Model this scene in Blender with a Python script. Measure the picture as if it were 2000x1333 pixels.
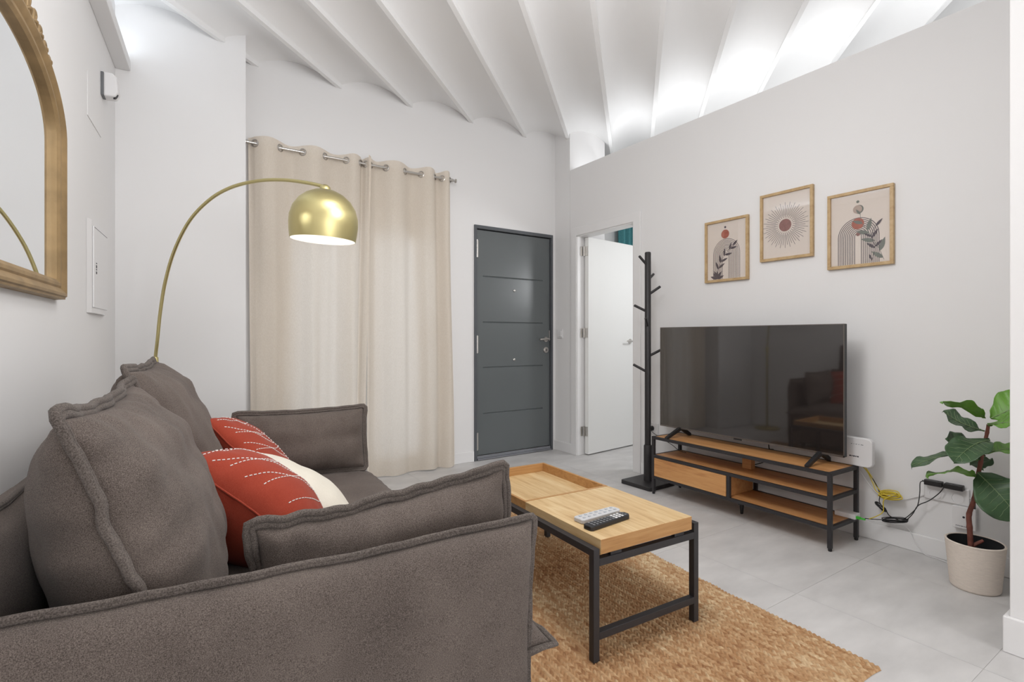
import bpy, bmesh, math, random
import numpy as np
from mathutils import Vector, Matrix, noise

for o in list(bpy.data.objects):
    bpy.data.objects.remove(o)
SC = bpy.context.scene
COL = SC.collection
PI = math.pi
R = math.radians
random.seed(7)

# ------------------------------------------------------------------ camera
CAM_H = 1.085
cam = bpy.data.cameras.new('camera')
cam.sensor_width = 36.0
cam.lens = 1018 / 2000 * 36.0
cam.shift_y = -6.5 / 2000
cam.clip_start = 0.03
camo = bpy.data.objects.new('camera', cam)
COL.objects.link(camo)
camo.location = (0, 0, CAM_H)
camo.rotation_euler = (R(90), 0, R(-33.9))
SC.camera = camo

# ------------------------------------------------------------------ view, world, large lights
SC.view_settings.view_transform = 'Standard'
SC.view_settings.look = 'None'
SC.view_settings.gamma = 1.0
SC.view_settings.use_curve_mapping = False
SC.view_settings.exposure = -0.17

W = bpy.data.worlds.new('overcast_sky')
SC.world = W
W.use_nodes = True
bg = W.node_tree.nodes['Background']
bg.inputs[0].default_value = (0.86, 0.93, 1.0, 1)
bg.inputs[1].default_value = 1.45


def area(name, loc, rot, sx, sy, power, col=(1, 1, 1)):
    l = bpy.data.lights.new(name, 'AREA')
    l.shape = 'RECTANGLE'
    l.size = sx
    l.size_y = sy
    l.energy = power
    l.color = col
    o = bpy.data.objects.new(name, l)
    o.location = loc
    o.rotation_euler = rot
    COL.objects.link(o)
    return o


# added soft fill behind the camera, facing +Y; no window is built there
area('rear_fill_light', (1.30, -4.35, 1.5), (R(90), 0, 0), 2.0, 2.3, 88, (0.98, 0.985, 1.0))
# weak fill from above, added behind the camera
area('rear_top_fill_light', (0.5, -2.2, 2.9), (0, 0, 0), 1.4, 1.8, 8, (1.0, 0.985, 0.975))
# added overhead fill to even out the seating area, higher than the view reaches
area('seating_top_fill_light', (0.88, 1.30, 2.94), (0, 0, 0), 0.8, 0.8, 17, (1.0, 0.985, 0.97))
# LED tape lying on top of the half-height wall and of the cove on the left wall
area('led_tape_right_light', (3.40, 2.05, 2.664), (R(180), 0, 0), 0.34, 3.38, 5.6, (0.95, 0.975, 1.0))
area('led_tape_left_light', (-0.335, 1.9, 2.714), (R(180), 0, R(-4.7)), 0.025, 3.6, 6, (0.82, 0.91, 1.0))
# added point fill to lift the ceiling, above the top edge of view
gl_ = bpy.data.lights.new('seating_point_fill_light', 'POINT')
gl_.energy = 38
gl_.shadow_soft_size = 0.25
gl_.color = (0.985, 0.985, 0.995)
glo = bpy.data.objects.new('seating_point_fill_light', gl_)
glo.location = (1.15, 1.42, 2.15)
COL.objects.link(glo)
# unseen point fill added in the bedroom to brighten its open door
pl_ = bpy.data.lights.new('bedroom_fill_light', 'POINT')
pl_.energy = 31
pl_.shadow_soft_size = 0.15
pl_.color = (0.97, 0.985, 1.0)
plo = bpy.data.objects.new('bedroom_fill_light', pl_)
plo.location = (4.15, 2.45, 1.75)
COL.objects.link(plo)


# ------------------------------------------------------------------ materials
def lin(c):
    c = c / 255.0
    return c / 12.92 if c <= 0.04045 else ((c + 0.055) / 1.055) ** 2.4


def rgb(r, g, b):
    return (lin(r), lin(g), lin(b), 1)


MATS = {}


def mat(name, col, rough=0.5, metal=0.0, spec=0.5, bump=0.0, bscale=200, var=0.0, vscale=8, sheen=0.0,
        stretch=(1, 1, 1), aniso=0.0, coat=0.0):
    m = bpy.data.materials.new(name)
    m.use_nodes = True
    nt = m.node_tree
    b = nt.nodes['Principled BSDF']
    b.inputs['Base Color'].default_value = col
    b.inputs['Roughness'].default_value = rough
    b.inputs['Metallic'].default_value = metal
    b.inputs['Specular IOR Level'].default_value = spec
    if sheen:
        b.inputs['Sheen Weight'].default_value = sheen
    if coat:
        b.inputs['Coat Weight'].default_value = coat
    if aniso:
        b.inputs['Anisotropic'].default_value = aniso
    tc = nt.nodes.new('ShaderNodeTexCoord')
    mp = nt.nodes.new('ShaderNodeMapping')
    mp.inputs['Scale'].default_value = stretch
    nt.links.new(tc.outputs['Object'], mp.inputs[0])
    if var:
        n = nt.nodes.new('ShaderNodeTexNoise')
        n.inputs['Scale'].default_value = vscale
        n.inputs['Detail'].default_value = 6
        nt.links.new(mp.outputs[0], n.inputs['Vector'])
        r = nt.nodes.new('ShaderNodeValToRGB')
        r.color_ramp.elements[0].position = 0.3
        r.color_ramp.elements[1].position = 0.7
        r.color_ramp.elements[0].color = tuple(c * (1 - var) for c in col[:3]) + (1,)
        r.color_ramp.elements[1].color = tuple(min(1, c * (1 + var)) for c in col[:3]) + (1,)
        nt.links.new(n.outputs['Fac'], r.inputs[0])
        nt.links.new(r.outputs[0], b.inputs['Base Color'])
    if bump:
        n = nt.nodes.new('ShaderNodeTexNoise')
        n.inputs['Scale'].default_value = bscale
        n.inputs['Detail'].default_value = 4
        nt.links.new(mp.outputs[0], n.inputs['Vector'])
        bp = nt.nodes.new('ShaderNodeBump')
        bp.inputs['Strength'].default_value = bump
        bp.inputs['Distance'].default_value = 0.002
        nt.links.new(n.outputs['Fac'], bp.inputs['Height'])
        nt.links.new(bp.outputs[0], b.inputs['Normal'])
    MATS[name] = m
    return m


def ramp(nt, stops):
    r = nt.nodes.new('ShaderNodeValToRGB')
    cr = r.color_ramp
    while len(cr.elements) < len(stops):
        cr.elements.new(0.5)
    for e, (p, c) in zip(cr.elements, stops):
        e.position = p
        e.color = c
    return r


def wood(name, c1, c2, c3, stretch, rough=0.45):
    m = mat(name, c1, rough)
    nt = m.node_tree
    b = nt.nodes['Principled BSDF']
    tc = nt.nodes.new('ShaderNodeTexCoord')
    mp = nt.nodes.new('ShaderNodeMapping')
    mp.inputs['Scale'].default_value = stretch
    nt.links.new(tc.outputs['Object'], mp.inputs[0])
    n1 = nt.nodes.new('ShaderNodeTexNoise')
    n1.inputs['Scale'].default_value = 1.6
    n1.inputs['Detail'].default_value = 5
    n1.inputs['Distortion'].default_value = 1.2
    nt.links.new(mp.outputs[0], n1.inputs['Vector'])
    n2 = nt.nodes.new('ShaderNodeTexNoise')
    n2.inputs['Scale'].default_value = 9
    n2.inputs['Detail'].default_value = 6
    nt.links.new(mp.outputs[0], n2.inputs['Vector'])
    mx = nt.nodes.new('ShaderNodeMath')
    mx.operation = 'MULTIPLY_ADD'
    mx.inputs[1].default_value = 0.35
    nt.links.new(n2.outputs['Fac'], mx.inputs[0])
    ms = nt.nodes.new('ShaderNodeMath')
    ms.operation = 'MULTIPLY'
    ms.inputs[1].default_value = 0.65
    nt.links.new(n1.outputs['Fac'], ms.inputs[0])
    nt.links.new(ms.outputs[0], mx.inputs[2])
    r = ramp(nt, [(0.3, c3), (0.47, c1), (0.66, c2)])
    nt.links.new(mx.outputs[0], r.inputs[0])
    nt.links.new(r.outputs[0], b.inputs['Base Color'])
    bp = nt.nodes.new('ShaderNodeBump')
    bp.inputs['Strength'].default_value = 0.12
    bp.inputs['Distance'].default_value = 0.001
    nt.links.new(n2.outputs['Fac'], bp.inputs['Height'])
    nt.links.new(bp.outputs[0], b.inputs['Normal'])
    return m


def fabric(name, c1, c2, scale=420, rough=0.95, sheen=0.35, bump=0.35, mott=6):
    m = mat(name, c1, rough, spec=0.15, sheen=sheen)
    nt = m.node_tree
    b = nt.nodes['Principled BSDF']
    b.inputs['Sheen Roughness'].default_value = 0.5
    tc = nt.nodes.new('ShaderNodeTexCoord')
    n = nt.nodes.new('ShaderNodeTexNoise')
    n.inputs['Scale'].default_value = scale
    n.inputs['Detail'].default_value = 3
    nt.links.new(tc.outputs['Object'], n.inputs['Vector'])
    n2 = nt.nodes.new('ShaderNodeTexNoise')
    n2.inputs['Scale'].default_value = mott
    n2.inputs['Detail'].default_value = 3
    nt.links.new(tc.outputs['Object'], n2.inputs['Vector'])
    mx = nt.nodes.new('ShaderNodeMath')
    mx.operation = 'MULTIPLY_ADD'
    mx.inputs[1].default_value = 0.22
    nt.links.new(n2.outputs['Fac'], mx.inputs[0])
    ms = nt.nodes.new('ShaderNodeMath')
    ms.operation = 'MULTIPLY'
    ms.inputs[1].default_value = 0.78
    nt.links.new(n.outputs['Fac'], ms.inputs[0])
    nt.links.new(ms.outputs[0], mx.inputs[2])
    r = ramp(nt, [(0.36, c1), (0.64, c2)])
    nt.links.new(mx.outputs[0], r.inputs[0])
    nt.links.new(r.outputs[0], b.inputs['Base Color'])
    bp = nt.nodes.new('ShaderNodeBump')
    bp.inputs['Strength'].default_value = bump
    bp.inputs['Distance'].default_value = 0.002
    nt.links.new(n.outputs['Fac'], bp.inputs['Height'])
    nt.links.new(bp.outputs[0], b.inputs['Normal'])
    return m


def glass(name, refl=0.08, tint=(1, 1, 1, 1)):
    m = bpy.data.materials.new(name)
    m.use_nodes = True
    nt = m.node_tree
    nt.nodes.remove(nt.nodes['Principled BSDF'])
    out = nt.nodes['Material Output']
    t = nt.nodes.new('ShaderNodeBsdfTransparent')
    t.inputs[0].default_value = tint
    g = nt.nodes.new('ShaderNodeBsdfGlossy')
    g.inputs['Roughness'].default_value = 0.02
    mx = nt.nodes.new('ShaderNodeMixShader')
    mx.inputs[0].default_value = refl
    nt.links.new(t.outputs[0], mx.inputs[1])
    nt.links.new(g.outputs[0], mx.inputs[2])
    nt.links.new(mx.outputs[0], out.inputs[0])
    MATS[name] = m
    return m


def cloth_translucent(name, c1, c2, trans=0.3, tcol=(0.9, 0.88, 0.84, 1), weave=900):
    m = mat(name, c1, 0.95, spec=0.1)
    nt = m.node_tree
    b = nt.nodes['Principled BSDF']
    out = nt.nodes['Material Output']
    tc = nt.nodes.new('ShaderNodeTexCoord')
    mp = nt.nodes.new('ShaderNodeMapping')
    mp.inputs['Scale'].default_value = (1, 1, 0.25)
    nt.links.new(tc.outputs['Object'], mp.inputs[0])
    n = nt.nodes.new('ShaderNodeTexNoise')
    n.inputs['Scale'].default_value = weave * 0.35
    n.inputs['Detail'].default_value = 4
    nt.links.new(mp.outputs[0], n.inputs['Vector'])
    r = ramp(nt, [(0.3, c1), (0.7, c2)])
    nt.links.new(n.outputs['Fac'], r.inputs[0])
    nt.links.new(r.outputs[0], b.inputs['Base Color'])
    t = nt.nodes.new('ShaderNodeBsdfTranslucent')
    t.inputs[0].default_value = tcol
    mx = nt.nodes.new('ShaderNodeMixShader')
    mx.inputs[0].default_value = trans
    nt.links.new(b.outputs[0], mx.inputs[1])
    nt.links.new(t.outputs[0], mx.inputs[2])
    nt.links.new(mx.outputs[0], out.inputs[0])
    return m


M_WALL = mat('white_wall_paint', (0.83, 0.82, 0.815, 1), 0.85, spec=0.2, bump=0.05, bscale=120)
M_CEIL = mat('white_ceiling_plaster', (0.90, 0.895, 0.89, 1), 0.9, spec=0.15, bump=0.08, bscale=40)
M_TRIM = mat('white_trim_paint', (0.84, 0.83, 0.825, 1), 0.4, spec=0.4)
M_DOORW = mat('white_door_lacquer', (0.85, 0.85, 0.83, 1), 0.35, spec=0.4)
M_GROUT = mat('pale_grout', (0.57, 0.555, 0.54, 1), 0.9)
M_TILE = mat('grey_stone_tile', (0.62, 0.605, 0.595, 1), 0.42, spec=0.4, bump=0.06, bscale=30, var=0.13, vscale=3.2,
             stretch=(1.0, 2.4, 1))
M_DOORG = mat('dark_grey_door_steel', rgb(98, 103, 104), 0.32, spec=0.6, bump=0.03, bscale=60)
M_DOORF = mat('dark_grey_frame_steel', rgb(86, 89, 93), 0.4, spec=0.5)
M_SILL = mat('grey_sill_metal', rgb(150, 152, 158), 0.35, metal=0.6)
M_STEEL = mat('brushed_steel', (0.62, 0.60, 0.57, 1), 0.28, metal=1)
M_NICKEL = mat('satin_nickel', (0.55, 0.52, 0.49, 1), 0.3, metal=1)
M_BRASS = mat('brushed_brass', rgb(200, 188, 136), 0.36, metal=1, bump=0.06, bscale=25, stretch=(1, 1, 30), aniso=0.5)
M_WHITE_IN = mat('white_enamel', (0.9, 0.89, 0.86, 1), 0.5)
M_BLACKM = mat('black_powder_coat', rgb(48, 46, 48), 0.5, spec=0.4)
M_BLACKW = mat('black_painted_wood', rgb(46, 44, 45), 0.45, spec=0.4)
M_BLACKP = mat('black_plastic', rgb(30, 30, 32), 0.45)
M_DARKGREYP = mat('grey_plastic', rgb(110, 112, 115), 0.45)
M_WHITEP = mat('white_plastic', (0.8, 0.79, 0.79, 1), 0.4)
M_REMOTEW = mat('pale_grey_plastic', (0.56, 0.56, 0.57, 1), 0.35)
M_REMOTEK = mat('pale_blue_grey_key', (0.44, 0.46, 0.49, 1), 0.5)
M_GREYLINE = mat('grey_print', rgb(120, 120, 125), 0.7)
M_DARKPRINT = mat('dark_print', rgb(48, 48, 55), 0.7)
M_SCREEN = mat('black_tv_glass', (0.022, 0.018, 0.017, 1), 0.05, spec=1.0, coat=0.8)
M_BEZEL = mat('grey_tv_bezel', rgb(120, 114, 110), 0.35, metal=0.7)
M_GREEN = mat('green_plastic', rgb(70, 190, 60), 0.4)
M_YELLOW = mat('yellow_cable', rgb(214, 190, 60), 0.5)
M_TABLEW = wood('light_oak_table', rgb(206, 174, 126), rgb(220, 194, 150), rgb(178, 140, 94), (14, 1.3, 14))
M_TABLES = wood('oak_table_side', rgb(180, 134, 82), rgb(192, 148, 96), rgb(156, 110, 64), (1.3, 14, 22))
M_STANDW = wood('orange_oak_board', rgb(198, 142, 88), rgb(210, 158, 104), rgb(166, 110, 64), (14, 1.4, 14))
M_STANDD = wood('orange_oak_drawer', rgb(204, 148, 92), rgb(214, 162, 106), rgb(174, 116, 68), (14, 1.4, 20))
M_SOFA = fabric('grey_brown_chenille', rgb(70, 62, 58), rgb(121, 110, 103), scale=620, sheen=0.08)
M_SOFA2 = fabric('grey_brown_chenille_piping', rgb(72, 65, 61), rgb(116, 107, 101), scale=420, sheen=0.08)
M_RUST = fabric('rust_cotton', rgb(146, 56, 40), rgb(166, 72, 53), scale=700, sheen=0.1, bump=0.2, mott=12)
M_CREAM = fabric('cream_cotton', rgb(222, 214, 198), rgb(235, 229, 216), scale=700, sheen=0.1, bump=0.2, mott=12)
M_THREAD = mat('white_thread', (0.85, 0.83, 0.8, 1), 0.8)
M_CURT = cloth_translucent('beige_linen', rgb(228, 216, 199), rgb(241, 231, 217), 0.28, (0.88, 0.84, 0.82, 1))
M_TEAL = cloth_translucent('teal_cloth', rgb(84, 146, 152), rgb(108, 176, 182), 0.1, (0.1, 0.35, 0.38, 1))
M_GOLD = mat('antique_gold', rgb(158, 132, 94), 0.5, metal=0.4, var=0.2, vscale=14, bump=0.1, bscale=50)
M_MIRROR = mat('mirror_silver', (0.93, 0.95, 0.96, 1), 0.01, metal=1)
M_FRAMEW = wood('pale_oak_frame', rgb(188, 158, 114), rgb(200, 172, 130), rgb(166, 134, 92), (8, 8, 8))
M_PAPER = mat('ivory_print_paper', rgb(224, 212, 202), 0.8)
M_INK = mat('dark_plum_ink', rgb(74, 62, 70), 0.8)
M_INKT = mat('terracotta_ink', rgb(168, 92, 74), 0.8, var=0.15, vscale=60)
M_INKM = mat('mauve_brown_ink', rgb(140, 96, 90), 0.8, var=0.15, vscale=60)
M_INKS = mat('taupe_ink', rgb(180, 160, 148), 0.8)
M_INKG = mat('grey_green_ink', rgb(112, 116, 108), 0.8)
M_PICGLASS = glass('picture_glass', 0.05)
M_WINGLASS = glass('window_glass', 0.06, (0.95, 0.98, 1, 1))
M_POT = mat('ribbed_cream_pot', rgb(228, 216, 204), 0.8, bump=0.5, bscale=60, var=0.08, vscale=40, stretch=(1, 1, 14))
M_SOIL = mat('black_pot_liner', rgb(26, 28, 30), 0.8)
M_TRUNK = mat('reddish_bark', rgb(126, 74, 62), 0.7, bump=0.5, bscale=60, var=0.3, vscale=30)
M_LEAFD = mat('dark_green_leaf', rgb(66, 94, 62), 0.42, spec=0.45, var=0.25, vscale=14)
M_LEAFL = mat('bright_green_leaf', rgb(104, 152, 58), 0.42, spec=0.45, var=0.2, vscale=14)
M_VEIN = mat('pale_vein', rgb(132, 152, 110), 0.5)


def emis(name, col, s):
    m = bpy.data.materials.new(name)
    m.use_nodes = True
    b = m.node_tree.nodes['Principled BSDF']
    b.inputs['Base Color'].default_value = (0.9, 0.9, 0.9, 1)
    b.inputs['Emission Color'].default_value = col
    b.inputs['Emission Strength'].default_value = s
    return m


M_BULB = emis('lit_bulb', (1, 0.96, 0.9, 1), 9)


def rugmat():
    m = mat('woven_jute', rgb(190, 150, 100), 0.9, spec=0.15)
    nt = m.node_tree
    b = nt.nodes['Principled BSDF']
    tc = nt.nodes.new('ShaderNodeTexCoord')
    mp = nt.nodes.new('ShaderNodeMapping')
    mp.inputs['Scale'].default_value = (60, 7, 1)
    nt.links.new(tc.outputs['Object'], mp.inputs[0])
    n1 = nt.nodes.new('ShaderNodeTexNoise')
    n1.inputs['Scale'].default_value = 1.0
    n1.inputs['Detail'].default_value = 3
    nt.links.new(mp.outputs[0], n1.inputs['Vector'])
    n2 = nt.nodes.new('ShaderNodeTexNoise')
    n2.inputs['Scale'].default_value = 160
    n2.inputs['Detail'].default_value = 2
    nt.links.new(tc.outputs['Object'], n2.inputs['Vector'])
    sa = nt.nodes.new('ShaderNodeAttribute')
    sa.attribute_name = 'stitch'
    n3 = nt.nodes.new('ShaderNodeTexNoise')
    n3.inputs['Scale'].default_value = 2.2
    nt.links.new(tc.outputs['Object'], n3.inputs['Vector'])
    a = nt.nodes.new('ShaderNodeMath')
    a.operation = 'ADD'
    nt.links.new(n1.outputs['Fac'], a.inputs[0])
    nt.links.new(sa.outputs['Fac'], a.inputs[1])
    a2 = nt.nodes.new('ShaderNodeMath')
    a2.operation = 'ADD'
    nt.links.new(a.outputs[0], a2.inputs[0])
    nt.links.new(n3.outputs['Fac'], a2.inputs[1])
    d = nt.nodes.new('ShaderNodeMath')
    d.operation = 'DIVIDE'
    d.inputs[1].default_value = 3.0
    nt.links.new(a2.outputs[0], d.inputs[0])
    r = ramp(nt, [(0.30, rgb(132, 90, 62)), (0.43, rgb(172, 132, 94)), (0.55, rgb(192, 158, 120)), (0.70, rgb(222, 200, 164))])
    nt.links.new(d.outputs[0], r.inputs[0])
    nt.links.new(r.outputs[0], b.inputs['Base Color'])
    bp = nt.nodes.new('ShaderNodeBump')
    bp.inputs['Strength'].default_value = 0.5
    bp.inputs['Distance'].default_value = 0.003
    nt.links.new(n2.outputs['Fac'], bp.inputs['Height'])
    nt.links.new(bp.outputs[0], b.inputs['Normal'])
    return m


M_RUG = rugmat()


# ------------------------------------------------------------------ mesh helpers
class MB:
    def __init__(self):
        self.v = []
        self.f = []

    def add(self, vs, fs):
        n = len(self.v)
        self.v += [Vector(p) for p in vs]
        self.f += [tuple(i + n for i in f) for f in fs]
        return self

    def box(self, x0, x1, y0, y1, z0, z1, M=None):
        vs = [Vector((x, y, z)) for z in (z0, z1) for y in (y0, y1) for x in (x0, x1)]
        if M:
            vs = [M @ p for p in vs]
        return self.add(vs, [(0, 2, 3, 1), (4, 5, 7, 6), (0, 1, 5, 4), (2, 6, 7, 3), (0, 4, 6, 2), (1, 3, 7, 5)])

    def boxc(self, c, s, M=None):
        return self.box(c[0] - s[0] / 2, c[0] + s[0] / 2, c[1] - s[1] / 2, c[1] + s[1] / 2, c[2] - s[2] / 2, c[2] + s[2] / 2, M)

    def grid(self, rows, closeu=False, closev=False):
        nr, nc = len(rows), len(rows[0])
        vs = [p for r in rows for p in r]
        fs = []
        for i in range(nr if closeu else nr - 1):
            for j in range(nc if closev else nc - 1):
                i2, j2 = (i + 1) % nr, (j + 1) % nc
                fs.append((i * nc + j, i * nc + j2, i2 * nc + j2, i2 * nc + j))
        return self.add(vs, fs)

    def tube(self, pts, r, n=10, closed=False, caps=True):
        pts = [Vector(p) for p in pts]
        m = len(pts)
        rs = r if isinstance(r, (list, tuple)) else [r] * m
        rings = []
        up = None
        for i in range(m):
            if closed:
                t = pts[(i + 1) % m] - pts[i - 1]
            else:
                t = pts[min(i + 1, m - 1)] - pts[max(i - 1, 0)]
            if t.length < 1e-9:
                t = Vector((0, 0, 1))
            t.normalize()
            if up is None:
                a = Vector((0, 0, 1)) if abs(t.z) < 0.9 else Vector((1, 0, 0))
                up = (a - t * a.dot(t)).normalized()
            else:
                up = up - t * up.dot(t)
                up = up.normalized() if up.length > 1e-6 else t.orthogonal().normalized()
            s = t.cross(up)
            rings.append([pts[i] + (up * math.cos(2 * PI * k / n) + s * math.sin(2 * PI * k / n)) * rs[i] for k in range(n)])
        b = len(self.v)
        self.grid(rings, closeu=closed, closev=True)
        if caps and not closed:
            self.f.append(tuple(b + k for k in range(n)))
            self.f.append(tuple(b + (m - 1) * n + k for k in reversed(range(n))))
        return self

    def lathe(self, prof, n=32, c=(0, 0, 0), M=None, cap0=False, cap1=False):
        rows = []
        for (r, z) in prof:
            row = [Vector((c[0] + r * math.cos(2 * PI * k / n), c[1] + r * math.sin(2 * PI * k / n), c[2] + z)) for k in range(n)]
            if M:
                row = [M @ p for p in row]
            rows.append(row)
        b = len(self.v)
        self.grid(rows, closev=True)
        if cap0:
            self.f.append(tuple(b + k for k in reversed(range(n))))
        if cap1:
            self.f.append(tuple(b + (len(prof) - 1) * n + k for k in range(n)))
        return self

    def cyl(self, p0, p1, r, n=16, r1=None):
        return self.tube([p0, p1], [r, r if r1 is None else r1], n)

    def ribbon(self, pts, w, z):
        """flat strip in local xy at height z"""
        m = len(pts)
        rows = []
        for i in range(m):
            a = Vector(pts[min(i + 1, m - 1)]) - Vector(pts[max(i - 1, 0)])
            nn = Vector((-a[1], a[0])).normalized() * (w / 2)
            p = Vector(pts[i])
            rows.append([Vector((p[0] + nn[0], p[1] + nn[1], z)), Vector((p[0] - nn[0], p[1] - nn[1], z))])
        return self.grid(rows)

    def disc(self, cx, cy, r, z, n=40, sx=1.0):
        return self.add([(cx + r * sx * math.cos(2 * PI * k / n), cy + r * math.sin(2 * PI * k / n), z) for k in range(n)], [tuple(range(n))])

    def poly(self, pts, z):
        return self.add([(p[0], p[1], z) for p in pts], [tuple(range(len(pts)))])

    def prism(self, pts, z0, z1, M=None):
        """2D outline pts extruded from z0 to z1"""
        n = len(pts)
        vs = [Vector((p[0], p[1], z0)) for p in pts] + [Vector((p[0], p[1], z1)) for p in pts]
        if M:
            vs = [M @ p for p in vs]
        fs = [tuple(reversed(range(n))), tuple(range(n, 2 * n))]
        fs += [(i, (i + 1) % n, n + (i + 1) % n, n + i) for i in range(n)]
        return self.add(vs, fs)

    def xf(self, M):
        self.v = [M @ p for p in self.v]
        return self

    def mesh(self, name, m=None, smooth=False, ang=40):
        me = bpy.data.meshes.new(name)
        me.from_pydata([tuple(p) for p in self.v], [], self.f)
        me.validate()
        bm = bmesh.new()
        bm.from_mesh(me)
        bmesh.ops.recalc_face_normals(bm, faces=bm.faces)
        if smooth:
            for f in bm.faces:
                f.smooth = True
            for e in bm.edges:
                if len(e.link_faces) == 2 and e.calc_face_angle(0) > R(ang):
                    e.smooth = False
        bm.to_mesh(me)
        bm.free()
        if m:
            me.materials.append(m)
        return me

    def build(self, name, m, parent=None, smooth=False, bevel=0.0, ang=40, seg=2):
        o = bpy.data.objects.new(name, self.mesh(name, m, smooth, ang))
        COL.objects.link(o)
        if parent:
            o.parent = parent
        if bevel:
            b = o.modifiers.new('bevel', 'BEVEL')
            b.width = bevel
            b.segments = seg
            b.limit_method = 'ANGLE'
            b.angle_limit = R(40)
        return o


def tag(o, label, cat, group=None):
    o['label'] = label
    o['category'] = cat
    if group:
        o['group'] = group
    return o


def thing(name, label, cat, loc=(0, 0, 0), rotz=0.0, group=None, M=None):
    o = bpy.data.objects.new(name, None)
    o.empty_display_size = 0.05
    COL.objects.link(o)
    if M is not None:
        o.location = M.to_translation()
        o.rotation_euler = M.to_euler()
    else:
        o.location = loc
        o.rotation_euler = (0, 0, rotz)
    return tag(o, label, cat, group)


def struct(name, mb, m, **k):
    o = mb.build(name, m, **k)
    o['kind'] = 'structure'
    return o


def empty_struct(name, loc=(0, 0, 0), rotz=0.0):
    o = bpy.data.objects.new(name, None)
    o.empty_display_size = 0.05
    COL.objects.link(o)
    o.location = loc
    o.rotation_euler = (0, 0, rotz)
    o['kind'] = 'structure'
    return o


def stuff(o):
    o['kind'] = 'stuff'
    return o


def spline(pts, k=8, closed=False):
    """Catmull-Rom through pts"""
    P = [Vector(p) for p in pts]
    n = len(P)
    out = []
    for i in range(n if closed else n - 1):
        p0 = P[i - 1] if (closed or i > 0) else P[0]
        p1 = P[i]
        p2 = P[(i + 1) % n]
        p3 = P[(i + 2) % n] if (closed or i + 2 < n) else P[-1]
        for s in range(k):
            t = s / k
            out.append(0.5 * ((2 * p1) + (p2 - p0) * t + (2 * p0 - 5 * p1 + 4 * p2 - p3) * t * t + (3 * p1 - p0 - 3 * p2 + p3) * t ** 3))
    if not closed:
        out.append(P[-1])
    return out


# ------------------------------------------------------------------ room shell
XR, YB = 3.18, 3.98          # TV wall plane, entrance wall plane
AW = R(4.7)                  # the left wall is not quite parallel to the TV wall
HALF = 2.656                 # height of the half-height wall
TOP = 3.12
C0 = Vector((-0.223, 3.77, 0))
LW = Matrix.Translation(C0) @ Matrix.Rotation(-AW, 4, 'Z')   # left wall frame: x out of the wall, y along it
SF = Matrix.Rotation(-AW, 4, 'Z')                            # sofa frame: x out of the wall, y along it

# floor: grout bed with 60 x 60 tiles
floor = struct('floor', MB().box(-1.25, 5.3, -4.6, 4.9, -0.08, -0.0012), M_GROUT)
tile_mesh = None
P60 = 0.605
for i in range(-6, 6):
    for j in range(-5, 8):
        x0, y0 = 2.232 + i * P60, 0.555 + j * P60
        if x0 > 5.2 or y0 > 4.8 or x0 + P60 < -0.9 or y0 + P60 < -2.1:
            continue
        if x0 >= 3.4 and y0 < 1.0:
            continue
        if tile_mesh is None:
            g = 0.0009
            tile_mesh = MB().box(g, P60 - g, g, P60 - g, -0.012, 0.0).mesh('tile', M_TILE)
        o = bpy.data.objects.new('tile', tile_mesh)
        COL.objects.link(o)
        o.parent = floor
        o.location = (x0, y0, 0)
        
# vaulted ceiling: shallow plaster vaults between narrow beams, running diagonally
CD = Vector((math.sin(R(47.2)), math.cos(R(47.2)), 0))
CN = Vector((CD.y, -CD.x, 0))
ceiling = struct('ceiling', MB().box(-1.25, 5.3, -4.6, 4.9, TOP, TOP + 0.06), M_CEIL)
CLIP = [((-1.23, 0, 0), (-1, 0, 0)), ((5.28, 0, 0), (1, 0, 0)), ((0, -4.58, 0), (0, -1, 0)), ((0, 4.88, 0), (0, 1, 0))]


def clipped(mb, name, smooth):
    o = mb.build(name, M_CEIL, ceiling, smooth=smooth, ang=25)
    bm = bmesh.new()
    bm.from_mesh(o.data)
    for co, no in CLIP:
        bmesh.ops.bisect_plane(bm, geom=bm.verts[:] + bm.edges[:] + bm.faces[:], plane_co=co, plane_no=no, clear_outer=True)
    if not bm.faces:
        bm.free()
        bpy.data.objects.remove(o)
        return
    bm.to_mesh(o.data)
    bm.free()


SP = 0.387
for k in range(-4, 26):
    n0 = -2.554 + SP * k
    b = MB()
    A0, A1 = CD * -5.5, CD * 8.0
    hw = 0.015
    z0, z1 = 2.962, 3.10
    b.add([A + CN * (n0 + s * hw) + Vector((0, 0, z)) for A in (A0, A1) for s in (-1, 1) for z in (z0, z1)],
          [(0, 1, 3, 2), (4, 6, 7, 5), (0, 4, 5, 1), (2, 3, 7, 6), (0, 2, 6, 4), (1, 5, 7, 3)])
    clipped(b, 'beam', False)
    b = MB()
    rows = []
    nn = 14
    for i in range(nn + 1):
        t = i / nn
        nv = n0 + hw - 0.004 + (SP - 2 * hw + 0.008) * t
        z = 2.966 + 0.026 * (1 - t) + 0.084 * math.sin(PI * t) ** 0.8
        rows.append([A0 + CN * nv + Vector((0, 0, z)), A1 + CN * nv + Vector((0, 0, z))])
    rows2 = [[p + Vector((0, 0, 0.03)) for p in r] for r in rows]
    loop = rows + rows2[::-1]
    b.grid(loop, closeu=True)
    clipped(b, 'vault', True)

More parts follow.
